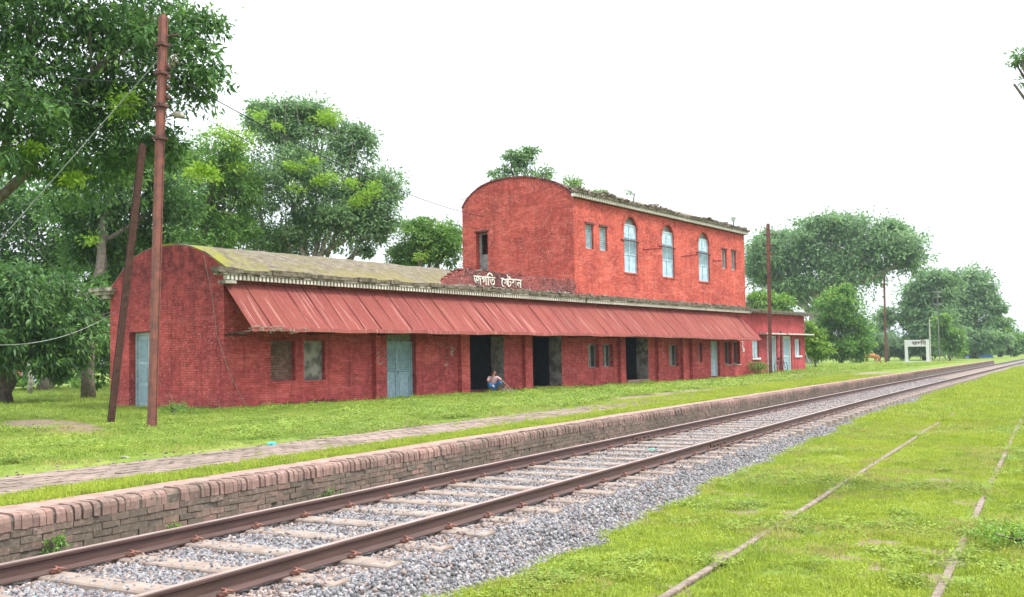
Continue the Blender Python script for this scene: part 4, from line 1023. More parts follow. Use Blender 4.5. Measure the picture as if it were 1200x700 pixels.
for a, e, z0, z1 in ((42.25, 43.35, 1.22, 2.42), (50.05, 51.15, 1.30, 2.52)):
    b = MB(); b.box((a + .01, .12, z0 + .01), (e - .01, .19, z1 - .01)); w = b.obj('window', M['shutter'], AN)
    b = MB(); b.box((a - .12, -.06, z0 - .13), (e + .12, .12, z0 - .01)); b.obj('sill', M['white'], w)
    b = MB(); b.box(((a + e) / 2 - .03, .10, z0 + .02), ((a + e) / 2 + .03, .118, z1 - .02)); b.obj('meeting_stile', M['door'], w)
for a, e in ((44.85, 46.6), (47.75, 49.4)):
    b = MB(); b.box((a, .1, AZ), (a + .09, .24, 2.69)); b.box((e - .09, .1, AZ), (e, .24, 2.69)); b.box((a + .09, .1, 2.6), (e - .09, .24, 2.69)); f = b.obj('door_frame', M['white'], AN)
    b = MB(); b.box((a + .09, .20, AZ), (e - .09, .23, 2.6)); d = b.obj('door', M['shutter'], AN)
    for k in range(2):
        p0 = a + .12 + k * (e - a - .18) / 2
        for z0, z1 in ((AZ + .15, 1.2), (1.35, 2.45)): b = MB(); b.box((p0 + .06, .18, z0), (p0 + (e - a) / 2 - .2, .199, z1)); b.obj('panel', M['door'], d)
b = MB(); b.tube([(51.2, -.4, 4.2), (51.15, -.43, 3.7), (51.05, -.42, 3.3), (50.8, -.4, 3.0)], .02, 4); b.tube([(51.3, -.4, 4.25), (51.45, -.43, 3.8)], .02, 4); tag(b.obj('hanging_root', M['twig'], None), 'pale roots hanging from the roof edge of the annexe', 'roots').matrix_world = AN.matrix_basis
# ------------------------------------------------------------------ trees
def unit(v): return v / np.maximum(np.linalg.norm(v, axis=-1, keepdims=True), 1e-9)
def leaves_mesh(name, lobes, n, L, asp, m, seed, clump=(.10, 55), droop=.15, shell=.55, young=.0, ragged=.62, sub=8):
    """lobes: (centre, (rx, ry, rz)); leaves gathered in sprays spread through the lobes, more of them near the outside"""
    r = np.random.default_rng(seed); big = lobes; lobes = []
    for c, rr in big:                        # each lobe of the crown breaks up into smaller heads
        lobes.append((c, tuple(.86 * v for v in rr)))
        for _ in range(sub):
            dv_ = unit(r.normal(size=3)); dv_[2] = abs(dv_[2]) * .9 if r.random() < .7 else dv_[2]; k_ = r.uniform(.3, .55)
            lobes.append((tuple(np.array(c) + dv_ * np.array(rr) * (1.06 - k_)), tuple(k_ * v for v in rr)))
    vol = np.array([a[1][0] * a[1][1] * a[1][2] for a in lobes]) ** .67; vol /= vol.sum()
    per = clump[1]; nc = max(8, int(n / per)); li = r.choice(len(lobes), nc, p=vol)
    C_ = np.array([a[0] for a in lobes]); Rr = np.array([a[1] for a in lobes])
    dv = unit(r.normal(size=(nc, 3))); rad = (shell + (1 - shell) * r.random((nc, 1)) ** .6); inner = r.random(nc) < .3; rad[inner] = r.random((inner.sum(), 1)) ** .5 * shell
    rad *= 1 + ragged * (r.random((nc, 1)) - .4)
    cc = C_[li] + dv * rad * Rr[li]; mr = Rr.mean()
    cs = (clump[0] * Rr[li].mean(1) * r.uniform(.6, 1.5, nc))[:, None] * np.array([[1.15, 1.15, .62]])
    k = np.repeat(np.arange(nc), per); off = r.normal(size=(len(k), 3)) * cs[k]; p = cc[k] + off
    d = unit(unit(off + 1e-6) * .7 + r.normal(size=p.shape) * .55 + dv[k] * .35 + np.array([0, 0, -droop]))
    nn = unit(np.array([0, 0, .9]) + r.normal(size=p.shape) * .55 + dv[k] * .25); sd = unit(np.cross(nn, d)); ll = (L * r.uniform(.6, 1.25, len(k)))[:, None]
    mid = p + d * ll * .45 + nn * ll * .04
    V_ = np.stack([p, mid + sd * ll * asp, p + d * ll - np.array([0, 0, 1]) * ll * .12, mid - sd * ll * asp], 1).reshape(-1, 3)
    F2 = np.arange(len(V_)).reshape(-1, 4)
    me = fast(name, V_, F2, m)
    tc = np.clip(r.normal(.42, .2, nc), 0, 1); tc[r.random(nc) < young] = 1.0
    at_ = me.attributes.new('tint', 'FLOAT', 'POINT'); at_.data.foreach_set('value', np.repeat(tc[k], 4).astype(np.float32))
    return me
def pxlobe(u, v, ru, rv, d, depth=1.0):
    c = at(u, v, d); s = (c - CAM).dot(F_) / FP
    return (tuple(c), (ru * s, ru * s * depth, rv * s))
def tree(name, label, cat, base, lobes, n, L, asp, leaf, bark, r0, group=None, seed=1, limbs=None, trunktop=None, young_spots=None, yn=900, **kw):
    """base (x, y); crown lobes in world metres"""
    x, y = base; z = float(gz(x, y)); t_ = empty(name, (x, y, z), 0, label, cat, group)
    me = leaves_mesh('crown', [((c[0] - x, c[1] - y, c[2] - z), rr) for c, rr in lobes], n, L, asp, M[leaf], seed, **kw)
    mobj('crown', me, t_)
    if young_spots:
        mobj('young_leaves', leaves_mesh('young_leaves', [((c[0] - x, c[1] - y, c[2] - z), rr) for c, rr in young_spots], int(yn * 1.3), L * .7, asp * 1.25, M['leaf_yellow'], seed + 500, clump=(.8, 9), shell=.1, sub=5, ragged=.9, droop=-.2), t_)
    q = random.Random(seed); cm = Vector([sum(c[i] for c, rr in lobes) / len(lobes) for i in range(3)]) - Vector((x, y, z))
    low = min(c[2] - rr[2] for c, rr in lobes) - z
    H_ = max(low * .9, cm.z * .42) if trunktop is None else trunktop
    P_ = [Vector((0, 0, -.3))]; k = 7
    for i in range(1, k + 1):
        f = i / k; P_.append(Vector((cm.x * f ** 1.7 * .5 + q.uniform(-1, 1) * r0 * .5, cm.y * f ** 1.7 * .5 + q.uniform(-1, 1) * r0 * .5, H_ * f)))
    b = MB(); b.tube(P_, [r0 * (1.45 if i == 0 else 1.12 - .45 * i / k) for i in range(k + 1)], 10); b.obj('trunk', M[bark], t_, True)
    top = P_[-1]
    for i, (c, rr) in enumerate(lobes[:limbs or 9]):
        e_ = Vector(c) - Vector((x, y, z)); st = P_[-1 - (i % 3)] if k > 3 else top; L_ = [st]
        for s in range(1, 6): f = s / 5; L_.append(st.lerp(e_, f) + Vector((q.uniform(-1, 1), q.uniform(-1, 1), q.uniform(-.2, 1) * (1 - f))) * (e_ - st).length * .06)
        b = MB(); b.tube(L_, [r0 * .5 * (1 - .75 * s / 5) for s in range(6)], 6)
        for w in range(4):
            s0_ = L_[3] if w % 2 else L_[4]; e2 = e_ + Vector((q.uniform(-1, 1) * rr[0], q.uniform(-1, 1) * rr[1], q.uniform(-.3, 1) * rr[2])) * .8
            b.tube([s0_, s0_.lerp(e2, .5) + Vector((0, 0, .1 * rr[2])), e2], [r0 * .16, r0 * .1, r0 * .04], 4, False)
        b.obj('limb', M[bark], t_, True)
    return t_
def base(u, d): p = at(u, 400, d); return (p.x, p.y)
PL = pxlobe
tree('broadleaf_tree', 'huge dark broad leaved tree overhanging the top left behind the rusty pole', 'tree', base(-170, 33),
     [PL(50, 30, 100, 75, 29), PL(165, 45, 85, 70, 28), PL(225, 95, 44, 62, 27.5), PL(120, 130, 95, 60, 29), PL(15, 140, 80, 70, 27.5), PL(90, 200, 95, 38, 30), PL(226, 35, 36, 48, 28), PL(-80, 60, 120, 100, 29), PL(185, 180, 48, 32, 29), PL(60, -90, 200, 70, 29)],
     56000, .21, .19, 'leaf_dark', 'bark', .34, seed=11, clump=(.16, 30), droop=.35, young=.03, limbs=2, trunktop=5.0, young_spots=[PL(148, 118, 12, 8, 27), PL(140, 130, 9, 6, 27), PL(85, 210, 10, 5, 27.5), PL(40, 175, 10, 6, 27), PL(235, 200, 10, 5, 27)], yn=900)
tree('mango_tree', 'low spreading mango tree with light leaf tips at the left frame edge', 'tree', base(3, 45),
     [PL(45, 352, 58, 38, 44), PL(5, 350, 45, 45, 44), PL(88, 392, 42, 36, 44), PL(15, 405, 45, 32, 43), PL(60, 415, 45, 25, 44), PL(118, 352, 22, 30, 46), PL(-50, 380, 60, 60, 44)],
     30000, .30, .15, 'leaf_dark', 'bark', .36, seed=12, clump=(.2, 30), droop=.75, young=.05, trunktop=3.2)
tree('pale_trunk_tree', 'tall tree with a straight grey trunk standing behind the end wall', 'tree', base(104, 47),
     [PL(140, 205, 45, 55, 48), PL(190, 240, 42, 50, 49), PL(110, 255, 50, 36, 49), PL(175, 290, 50, 28, 50), PL(115, 300, 40, 30, 50), PL(120, 400, 30, 40, 50), PL(150, 340, 34, 42, 51), PL(110, 436, 22, 20, 50)],
     34000, .25, .2, 'leaf_dark', 'bark', .25, seed=13, clump=(.2, 36), trunktop=8.2, young=.02, young_spots=[PL(88, 207, 8, 4, 46), PL(85, 218, 8, 4, 46), PL(106, 282, 7, 4, 47), PL(225, 205, 9, 5, 47)], yn=500)
tree('leafy_tree', 'dark tree with fresh yellow green sprays behind the low roof', 'tree', base(240, 56),
     [PL(245, 195, 42, 40, 56), PL(275, 225, 32, 45, 57), PL(225, 250, 42, 42, 57), PL(265, 275, 42, 28, 57), PL(205, 200, 30, 40, 58), PL(215, 290, 40, 22, 56)],
     30000, .25, .2, 'leaf_mid', 'bark', .3, seed=14, clump=(.2, 36), young=.10, young_spots=[PL(262, 160, 17, 6, 55), PL(285, 162, 12, 7, 55), PL(275, 172, 14, 5, 55), PL(276, 197, 9, 5, 55), PL(250, 210, 8, 4, 54)], yn=1500)
tree('shady_tree', 'deep shaded tree at the back of the left hand grove', 'tree', base(50, 66),
     [PL(40, 250, 80, 50, 66), PL(70, 310, 60, 45, 66), PL(0, 300, 50, 55, 66), PL(130, 300, 60, 40, 68), PL(190, 320, 50, 30, 68), PL(60, 400, 80, 50, 68), PL(-40, 260, 60, 90, 66)],
     36000, .34, .22, 'leaf_dark', 'bark', .4, seed=15, clump=(.2, 32))
tree('rain_tree', 'large spreading tree behind the low wing with bright young sprays', 'tree', base(345, 60),
     [PL(322, 150, 40, 38, 60), PL(372, 152, 34, 36, 60), PL(412, 180, 34, 38, 60), PL(446, 225, 30, 34, 60), PL(350, 215, 58, 48, 59), PL(300, 235, 34, 55, 61), PL(400, 265, 58, 30, 60), PL(330, 285, 52, 24, 60), PL(440, 268, 28, 20, 60), PL(428, 296, 14, 7, 60), PL(345, 128, 32, 16, 60), PL(415, 235, 40, 35, 61)],
     60000, .27, .19, 'leaf_blue', 'barkp', .40, seed=16, clump=(.2, 36), young=.05, shell=.5, limbs=12, yn=2200, young_spots=[PL(306, 136, 7, 5, 57), PL(325, 149, 6, 4, 57), PL(341, 194, 7, 3, 56), PL(366, 189, 7, 4, 56), PL(352, 198, 6, 3, 56), PL(345, 221, 9, 4, 56), PL(375, 212, 8, 4, 56), PL(390, 207, 9, 4, 56), PL(412, 216, 9, 4, 56), PL(430, 228, 9, 5, 56), PL(438, 217, 7, 4, 56), PL(385, 140, 10, 8, 57), PL(420, 236, 9, 4, 56)])
tree('bushy_tree', 'rounded green tree standing between the low roof and the upper storey', 'tree', base(500, 62),
     [PL(500, 290, 38, 28, 62), PL(474, 302, 20, 18, 62), PL(528, 285, 22, 28, 62), PL(492, 266, 22, 13, 62)],
     16000, .24, .2, 'leaf_mid', 'bark', .28, seed=17, clump=(.22, 30), young=.2)
tree('feathery_tree', 'thin crowned tree showing above the arched wall of the upper storey', 'tree', base(612, 58),
     [PL(612, 192, 22, 16, 58), PL(586, 204, 17, 11, 58), PL(640, 203, 14, 11, 58), PL(600, 184, 14, 8, 58), PL(622, 179, 14, 8, 58), PL(612, 215, 40, 15, 58)],
     3800, .26, .19, 'leaf_blue', 'bark', .2, seed=18, clump=(.2, 16), shell=.35)
tree('banyan_tree', 'giant spreading tree with a thick pale trunk beyond the annexe', 'tree', base(947, 150),
     [PL(915, 305, 40, 42, 150), PL(968, 284, 46, 32, 150), PL(1030, 287, 46, 34, 150), PL(990, 322, 50, 28, 150), PL(935, 342, 42, 25, 150), PL(893, 322, 22, 30, 150), PL(1063, 308, 22, 22, 150), PL(985, 262, 40, 13, 150), PL(900, 290, 22, 25, 151), PL(1048, 272, 26, 15, 151)],
     44000, .62, .22, 'leaf_blue', 'barkp', 1.15, seed=19, clump=(.2, 30), trunktop=9.5, limbs=11)
tree('young_tree', 'full leafed green tree in front of the giant tree right of the annexe', 'tree', base(985, 122),
     [PL(985, 368, 30, 27, 122), PL(964, 395, 24, 24, 122), PL(1004, 395, 22, 27, 122), PL(984, 348, 18, 14, 122), PL(984, 408, 34, 15, 122)],
     24000, .42, .2, 'leaf_mid', 'bark', .26, seed=20, clump=(.2, 30), young=.08)
tree('bush', 'yellow green bush close against the far corner of the annexe', 'bush', base(955, 88),
     [PL(955, 400, 13, 16, 88), PL(945, 385, 8, 10, 88), PL(962, 412, 12, 12, 88), PL(948, 412, 9, 10, 88)],
     7000, .30, .2, 'leaf_bright', 'bark', .08, seed=21, clump=(.2, 25), young=.3)
tree('roadside_tree', 'light green tree top showing over the annexe roof', 'tree', base(895, 118),
     [PL(890, 352, 15, 11, 118), PL(915, 355, 20, 10, 118), PL(880, 365, 15, 12, 118), PL(905, 370, 30, 12, 118)],
     7000, .42, .2, 'leaf_bright', 'bark', .3, seed=22, clump=(.18, 30))
tree('line_side_tree', 'rounded dense tree behind the white station name board', 'tree', base(1085, 182),
     [PL(1082, 350, 30, 32, 182), PL(1100, 335, 24, 22, 182), PL(1072, 378, 18, 26, 182), PL(1100, 385, 30, 30, 180), PL(1085, 405, 30, 12, 180)],
     26000, .72, .22, 'leaf_blue', 'bark', .5, seed=23, clump=(.2, 30), young=.03)
tree('line_side_tree', 'tallest dark domed tree at the far right of the tree row', 'tree', base(1142, 205),
     [PL(1140, 340, 26, 28, 205), PL(1128, 372, 30, 40, 205), PL(1156, 362, 18, 26, 205), PL(1145, 398, 34, 20, 204)],
     24000, .75, .22, 'leaf_blue', 'bark', .5, seed=24, clump=(.2, 30))
tree('line_side_tree', 'lower tree sloping down to the track at the right frame edge', 'tree', base(1172, 232),
     [PL(1170, 388, 16, 20, 232), PL(1180, 400, 16, 15, 232), PL(1160, 402, 18, 14, 230), PL(1196, 402, 12, 12, 236)],
     12000, .8, .22, 'leaf_mid', 'bark', .4, seed=25, clump=(.15, 30))
tree('shrub', 'layered bright shrub in front of the domed tree near the thin wire pole', 'shrub', base(1112, 168),
     [PL(1112, 398, 16, 16, 168), PL(1105, 378, 11, 13, 168), PL(1124, 408, 14, 10, 168)],
     7000, .5, .2, 'leaf_mid', 'bark', .15, seed=26, clump=(.18, 25), young=.25)
tree('thicket', 'bluish thicket behind the grazing cow', 'thicket', base(1030, 182),
     [PL(1030, 395, 20, 18, 182), PL(1045, 405, 22, 12, 182), PL(1018, 408, 20, 12, 182), PL(1036, 372, 14, 14, 184), PL(1058, 412, 20, 8, 182)],
     9000, .65, .16, 'leaf_blue', 'bark', .2, seed=27, clump=(.18, 25))
tree('overhanging_tree', 'thin grey green twig tips poking in at the top right frame edge', 'tree', base(1330, 15),
     [PL(1196, 66, 15, 12, 14), PL(1190, 74, 9, 6, 14), PL(1202, 100, 8, 12, 14), PL(1240, 60, 30, 30, 14), PL(1300, 40, 60, 60, 15)],
     5200, .09, .12, 'leaf_blue', 'bark', .12, seed=28, clump=(.3, 14), shell=.2)
# palm
pb_ = base(1040, 172); pz = float(gz(*pb_)); pm = empty('palm_tree', (pb_[0], pb_[1], pz), 0, 'small palm with drooping pale fronds left of the station name board', 'palm')
b = MB(); b.tube([(0, 0, -.2), (.1, 0, 2.4), (.3, .1, 4.6)], [.22, .17, .13], 8); b.obj('trunk', M['bark'], pm, True)
q = random.Random(61)
for i in range(13):
    a = i / 13 * 2 * pi + q.uniform(-.2, .2); up = q.uniform(.1, 1.0); b = MB(); P_ = []
    for s in range(9): f = s / 8; r_ = 3.6 * f; P_.append(Vector((.3 + math.cos(a) * r_, .1 + math.sin(a) * r_, 4.6 + up * 1.8 * f - 3.0 * f * f)))
    b.tube(P_, .03, 4, False)
    for s in range(1, 9):
        for sg in (-1, 1):
            for h_ in (0, .5):
                p0 = P_[s - 1].lerp(P_[s], h_); sd = Vector((-math.sin(a), math.cos(a), 0)) * sg; t1 = p0 + sd * .7 + Vector((math.cos(a), math.sin(a), -.9)) * .3
                w_ = (P_[s] - P_[s - 1]).normalized() * .06; b.add([p0 - w_, p0 + w_, t1], [(0, 1, 2)])
    b.obj('frond', M['leaf_blue'], pm)
# far woods, one mass each side
def woods(name, spans, n, L, leaf, label, seed):
    lb = []; q = random.Random(seed)
    for u0, u1, v0, v1, d in spans:
        u = u0
        while u < u1: rr = q.uniform(14, 26); t_ = v0 + q.uniform(-6, 8); lb.append(PL(u, (t_ + v1) / 2, rr, (v1 - t_) / 2 + 4, d + q.uniform(-15, 15))); u += rr * 1.1
    tag(mobj(name, leaves_mesh(name, lb, n, L, .24, M[leaf], seed, clump=(.16, 30), shell=.3)), label, kind='stuff')
woods('distant_woods', [(860, 1210, 400, 419, 300), (1150, 1260, 398, 416, 330)], 26000, 1.2, 'leaf_blue', 'far line of trees beyond the tracks', 71)
woods('grove_behind', [(-60, 250, 385, 440, 120), (240, 560, 330, 430, 130)], 26000, .8, 'leaf_dark', 'dim wood behind the grove and the station', 72)
woods('undergrowth', [(-60, 128, 444, 458, 80)], 7000, .4, 'leaf_bright', 'sunlit low growth in the clearing under the left grove', 73)
# plants rooted on the buildings and by the walls
def plant(name, label, cat, loc, r, h, n, L, leaf, seed, stems=4, parent_rot=None, **kw):
    t_ = empty(name, loc, 0, label, cat); q = random.Random(seed)
    mobj('foliage', leaves_mesh('foliage', [((q.uniform(-.3, .3) * r, q.uniform(-.3, .3) * r, h * q.uniform(.5, .9)), (r, r * .8, h * .42)) for _ in range(4)], n, L, .2, M[leaf], seed, clump=(.25, 10), shell=.2, **kw), t_)
    b = MB()
    for i in range(stems): b.tube([(0, 0, -.05), (q.uniform(-.3, .3) * r, q.uniform(-.3, .3) * r, h * .5), (q.uniform(-.8, .8) * r, q.uniform(-.6, .6) * r, h * .95)], [.02, .014, .006], 4, False)
    b.obj('stem', M['bark'], t_); return t_
def lw(xl, yl, h): return (XC + xl * DX - yl * DY, YC + xl * DY + yl * DX, GB + h)
for a in [('roof_shrub', 'yellow green shrub rooted at the front corner of the upper roof', 'shrub', lw(21.9, .7, 9.6), .75, .95, 900, .13, 'leaf_bright', 201),
          ('roof_shrub', 'low bright shrub on the upper eaves just right of the corner shrub', 'shrub', lw(23.8, .3, 9.6), .55, .5, 450, .12, 'leaf_bright', 202),
          ('roof_plant', 'thin bare stemmed plant on the upper eaves above the first arched window', 'plant', lw(26.9, .2, 9.8), .65, .75, 130, .12, 'leaf_blue', 203),
          ('roof_plant', 'tiny upright plant at the right end of the upper eaves', 'plant', lw(39.9, .1, 9.7), .25, .7, 60, .12, 'leaf_mid', 204),
          ('roof_plant', 'tiny sprig growing at the back corner of the upper arched wall', 'plant', lw(20.8, 6.9, 9.7), .3, .45, 60, .1, 'leaf_mid', 205),
          ('roof_plant', 'dry reddish tuft on the broken end of the low roof', 'plant', lw(12.9, 3.2, 5.5), .45, .7, 160, .1, 'leaf_yellow', 206),
          ('wall_plant', 'small weed growing at the foot of the platform wall in the near corner', 'weed', (5.57, 7.60, .06), .12, .2, 260, .035, 'leaf_mid', 207),
          ('wall_plant', 'tiny weed at the platform wall beside the first large gap', 'weed', (6.9, 7.62, .06), .10, .12, 140, .03, 'leaf_bright', 208),
          ('wall_plant', 'pale weed at the platform wall foot further along', 'weed', (9.3, 7.63, .06), .14, .14, 160, .035, 'leaf_mid', 209),
          ('corner_weeds', 'tall weeds against the corner where annexe and station meet', 'weeds', lw(41.6, -.5, .0), .9, .8, 900, .13, 'leaf_mid', 210),
          ('corner_weeds', 'weeds at the foot of the end wall by the near pole', 'weeds', (20.4, 22.5, .22), .5, .35, 500, .07, 'leaf_mid', 211),
          ('bank_weeds', 'broad leaved weeds in the lower right corner of the siding', 'weeds', (9.9, .35, -.03), .45, .18, 900, .04, 'leaf_bright', 212)]:
    plant(*a)
# ------------------------------------------------------------------ poles, wires, sign
def hpole(name, label, base_, top, w, m, kids=True, cat='pole'):
    """two old rails back to back"""
    t_ = empty(name, base_, 0, label, cat); v = Vector(top) - Vector(base_); L_ = v.length; zq = v.to_track_quat('Z', 'Y')
    b = MB(); h = w / 2
    for s in (-1, 1):
        b.box((s * h * .55 - .02, -h * .8, -.3), (s * h * .55 + .02, h * .8, L_)); 
    b.box((-h, -h * .9, -.3), (h, -h * .7, L_)); b.box((-h, h * .7, -.3), (h, h * .9, L_)); b.box((-h * .5, -h * .5, -.3), (h * .5, h * .5, L_ + .05))
    o = b.obj('post', m, t_); o.rotation_mode = 'QUATERNION'; o.rotation_quaternion = zq
    return t_, v.normalized(), L_
pb = Vector((16.0, 18.38, float(gz(16.0, 18.38)))); ptop = Vector((16.30, 18.30, 10.02))
POLE, pv_, pL = hpole('rusty_pole', 'tall rusty pole made of old rails, nearest to the track at left', pb, ptop, .175, M['pole'])
yb = Vector((0, 0, 0))
def onp(f, off=(0, 0, 0)): return pv_ * (pL * f) + Vector(off)
for f in (.70, .78, .86, .93):
    b = MB(); c = onp(f); b.box((c.x - .13, c.y - .13, c.z - .035), (c.x + .13, c.y + .13, c.z + .035)); b.obj('clamp', M['rust_and_shade'], POLE)
rr_ = Vector((R_.x, R_.y, 0)).normalized()
for f in (.80, .825, .85, .875):
    c = onp(f) + rr_ * .16; b = MB(); b.tube([c + Vector((0, 0, -.05)), c + Vector((0, 0, -.02)), c, c + Vector((0, 0, .03)), c + Vector((0, 0, .06))], [.03, .055, .035, .055, .02], 8); b.obj('insulator', M['ins'], POLE, True)
b = MB(); c = onp(.95); b.tube([c, c + rr_ * .38 + Vector((0, 0, .05))], .02, 5); b.obj('top_bracket', M['rust_and_shade'], POLE)
c = onp(.745); b = MB(); b.tube([c + rr_ * .05, c + rr_ * .2 + Vector((0, 0, .08)), c + rr_ * .36 + Vector((0, 0, .10))], .016, 5); b.obj('lamp_arm', M['rust_and_shade'], POLE)
b = MB(); b.tube([c + rr_ * .26 + Vector((0, 0, .12)), c + rr_ * .36 + Vector((0, 0, .13)), c + rr_ * .46 + Vector((0, 0, .11)), c + rr_ * .56 + Vector((0, 0, .05))], [.03, .075, .085, .045], 8); b.obj('lamp_head', M['limewash'], POLE, True)
q = random.Random(77); b = MB()
for i in range(26):
    a = c * 0 + onp(.895) + rr_ * q.uniform(.1, .35) + Vector((q.uniform(-.1, .1), q.uniform(-.1, .1), q.uniform(-.12, .12))); b.tube([a, a + Vector((q.uniform(-.15, .15), q.uniform(-.1, .1), q.uniform(-.15, .15)))], .005, 3, False)
tag(b.obj('bird_nest', M['twig']), 'scrap of dry twigs caught near the top of the tall rusty pole', 'nest').location = POLE.location
sb = Vector((17.75, 21.95, float(gz(17.75, 21.95)))); stp = Vector((17.05, 19.9, 7.25))
hpole('leaning_pole', 'dark rusty leaning pole between the end wall and the tall rusty pole', sb, stp, .15, M['rust_and_shade'])
p2 = at(903, 439, 67.6); p2.z = float(gz(p2.x, p2.y)); P2, v2, L2 = hpole('rusty_pole', 'rusty pole standing in front of the annexe doors', p2, at(900, 263, 67.6), .26, M['pole'])
for f in (.80, .86, .93):
    cc = v2 * (L2 * f); b = MB(); b.tube([cc - rr_ * .35, cc + rr_ * .35], .05, 5); b.obj('crossarm', M['rust_and_shade'], P2)
p3 = at(915.5, 437.5, 70.6); p3.z = float(gz(p3.x, p3.y)); hpole('short_post', 'short dark post between the two annexe doors', p3, at(914.8, 389, 70.6), .13, M['rust_and_shade'], cat='post')
p4 = at(1038, 422, 148); p4.z = float(gz(p4.x, p4.y)); hpole('rusty_pole', 'far rusty pole with a reddish top right of the cow', p4, at(1036, 320, 148), .30, M['pole'])
p5 = at(1101, 421, 160); p5.z = float(gz(p5.x, p5.y)); P5, v5, L5 = hpole('wire_pole', 'thin far pole with short crossarms right of the name board', p5, at(1098.5, 340, 160), .18, M['oldwood'])
for f in (.8, .9, .97):
    cc = v5 * (L5 * f); b = MB(); b.tube([cc - rr_ * .7, cc + rr_ * .7], .06, 4); b.obj('crossarm', M['oldwood'], P5)
p6 = at(1090.5, 420.5, 158); p6.z = float(gz(p6.x, p6.y)); b = MB(); b.tube([(0, 0, -.2), (0, 0, 4.0), (.05, 0, 6.4)], [.11, .09, .06], 6)
tag(b.obj('concrete_post', M['concrete']), 'pale slender post just right of the station name board', 'post').location = p6
# name board
sA = at(1062.5, 421.5, 155); sB = at(1087.5, 421, 155); sA.z = float(gz(sA.x, sA.y)); sB.z = float(gz(sB.x, sB.y))
NB = empty('station_name_board', sA, math.atan2(sB.y - sA.y, sB.x - sA.x), 'white concrete station name board on two posts beside the far platform', 'sign'); wN = math.hypot(sB.x - sA.x, sB.y - sA.y)
for x_ in (0, wN): b = MB(); b.box((x_ - .22, -.18, -.3), (x_ + .22, .18, 3.25)); b.obj('post', M['white'], NB)
b = MB(); b.box((.22, -.10, 2.25), (wN - .22, .10, 3.22)); b.obj('board', M['white'], NB)
bangla('lettering', [('জগিত', 0, 0, 1)], .75, (wN * .28, -.112, 2.5), NB, M['rust_and_shade'], th=.006, bold=.02)
b = MB(); b.box((-.4, -.3, -.3), (wN + .4, .3, .12)); b.obj('footing', M['white'], NB)

def wire(label, a, b_, sag, r, m=None, name='wire'):
    a, b_ = Vector(a), Vector(b_); P_ = []
    for i in range(25): f = i / 24; p_ = a.lerp(b_, f); p_.z -= sag * 4 * f * (1 - f); P_.append(p_)
    mb_ = MB(); mb_.tube(P_, r, 4, False); tag(mb_.obj(name, m or M['wire']), label, name)
top = lambda f: POLE.location + onp(f)
wire('pale stay wire slanting down left from the top of the tall rusty pole', top(.905), at(-60, 350, 27), .0, .013, M['wireg'])
wire('upper dark wire running left from the tall rusty pole', top(.845), at(-80, 48, 16), .25, .0055)
wire('lower dark wire running left from the tall rusty pole', top(.79), at(-80, 84, 16), .25, .0055)
e1 = lw(20.9, 3.0, 9.9)
wire('wire from the tall rusty pole over the low roof to the upper storey', top(.86) + rr_ * .16, lw(20.7, 5.6, 8.9), .5, .016)
wire('second thinner wire from the tall rusty pole to the upper storey', top(.80) + rr_ * .16, lw(20.7, 5.9, 8.3), .6, .010)
wire('pale cable looping low between the grove and the end wall corner', at(-60, 398, 30), lw(-.02, 6.0, 3.4), .55, .012, M['wireg'])
wire('pale cable falling steeply through the grove to the end wall', at(-40, 190, 29), lw(-.02, 6.1, 2.9), .3, .011, M['wireg'])
wire('dark cable crossing the grove down to the foot of the end wall', at(-60, 255, 29), lw(-.02, 6.3, 1.6), .3, .010)
wire('guy wire falling to the ground right of the annexe', at(940, 405, 86), (at(951, 424, 86).x, at(951, 424, 86).y, .4), 0, .04, M['wireg'])

# ------------------------------------------------------------------ bicycle
bk = at(907.5, 437.5, 69.2); bk2 = at(925, 437, 70.9); ang = math.atan2(bk2.y - bk.y, bk2.x - bk.x)
BK = empty('bicycle', (bk.x, bk.y, float(gz(bk.x, bk.y)) + .02), ang, 'old black bicycle parked in front of the annexe doors', 'bicycle')
def wheel(x_):
    b = MB(); n = 28; b.tube([(x_ + .33 * math.cos(k / n * 2 * pi), 0, .34 + .33 * math.sin(k / n * 2 * pi)) for k in range(n + 1)], .022, 5, False); w = b.obj('wheel', M['rubber'], BK)
    b = MB(); [b.tube([(x_, 0, .34), (x_ + .32 * math.cos(k / 12 * 2 * pi), 0, .34 + .32 * math.sin(k / 12 * 2 * pi))], .004, 3, False) for k in range(12)]; b.obj('spokes', M['wireg'], w)
    b = MB(); b.tube([(x_, -.04, .34), (x_, .04, .34)], .03, 6); b.obj('hub', M['rust_and_shade'], w)
wheel(.35); wheel(1.43)
b = MB(); bb = (.82, 0, .32); sd_ = (.68, 0, .82); hd = (1.22, 0, .88)
for p_ in ((bb, sd_), (sd_, hd), (bb, (1.25, 0, .75)), ((.35, 0, .34), sd_), ((.35, 0, .34), bb), (hd, (1.25, 0, .75)), ((1.25, 0, .75), (1.43, 0, .34))): b.tube(p_, .018, 5)
b.obj('frame', M['rust_and_shade'], BK)
b = MB(); b.tube([hd, (1.19, 0, 1.0), (1.12, -.25, 1.02), (.98, -.28, 1.0)], .014, 5); b.tube([(1.19, 0, 1.0), (1.12, .25, 1.02), (.98, .28, 1.0)], .014, 5); b.obj('handlebar', M['rust_and_shade'], BK)
b = MB(); b.tube([sd_, (.66, 0, .92)], .014, 5); b.tube([(.53, 0, .95), (.66, 0, .95), (.80, 0, .94)], [.08, .07, .02], 6); b.obj('saddle', M['rubber'], BK)
b = MB(); b.box((.12, -.07, .74), (.55, .07, .76)); b.obj('carrier', M['rust_and_shade'], BK)
b = MB(); b.tube([(.82, -.08, .32), (.82, .08, .32)], .07, 8); b.tube([(.82, -.09, .32), (.93, -.09, .2)], .012, 4); b.tube([(.82, .09, .32), (.71, .09, .44)], .012, 4); b.obj('crank', M['rust_and_shade'], BK)

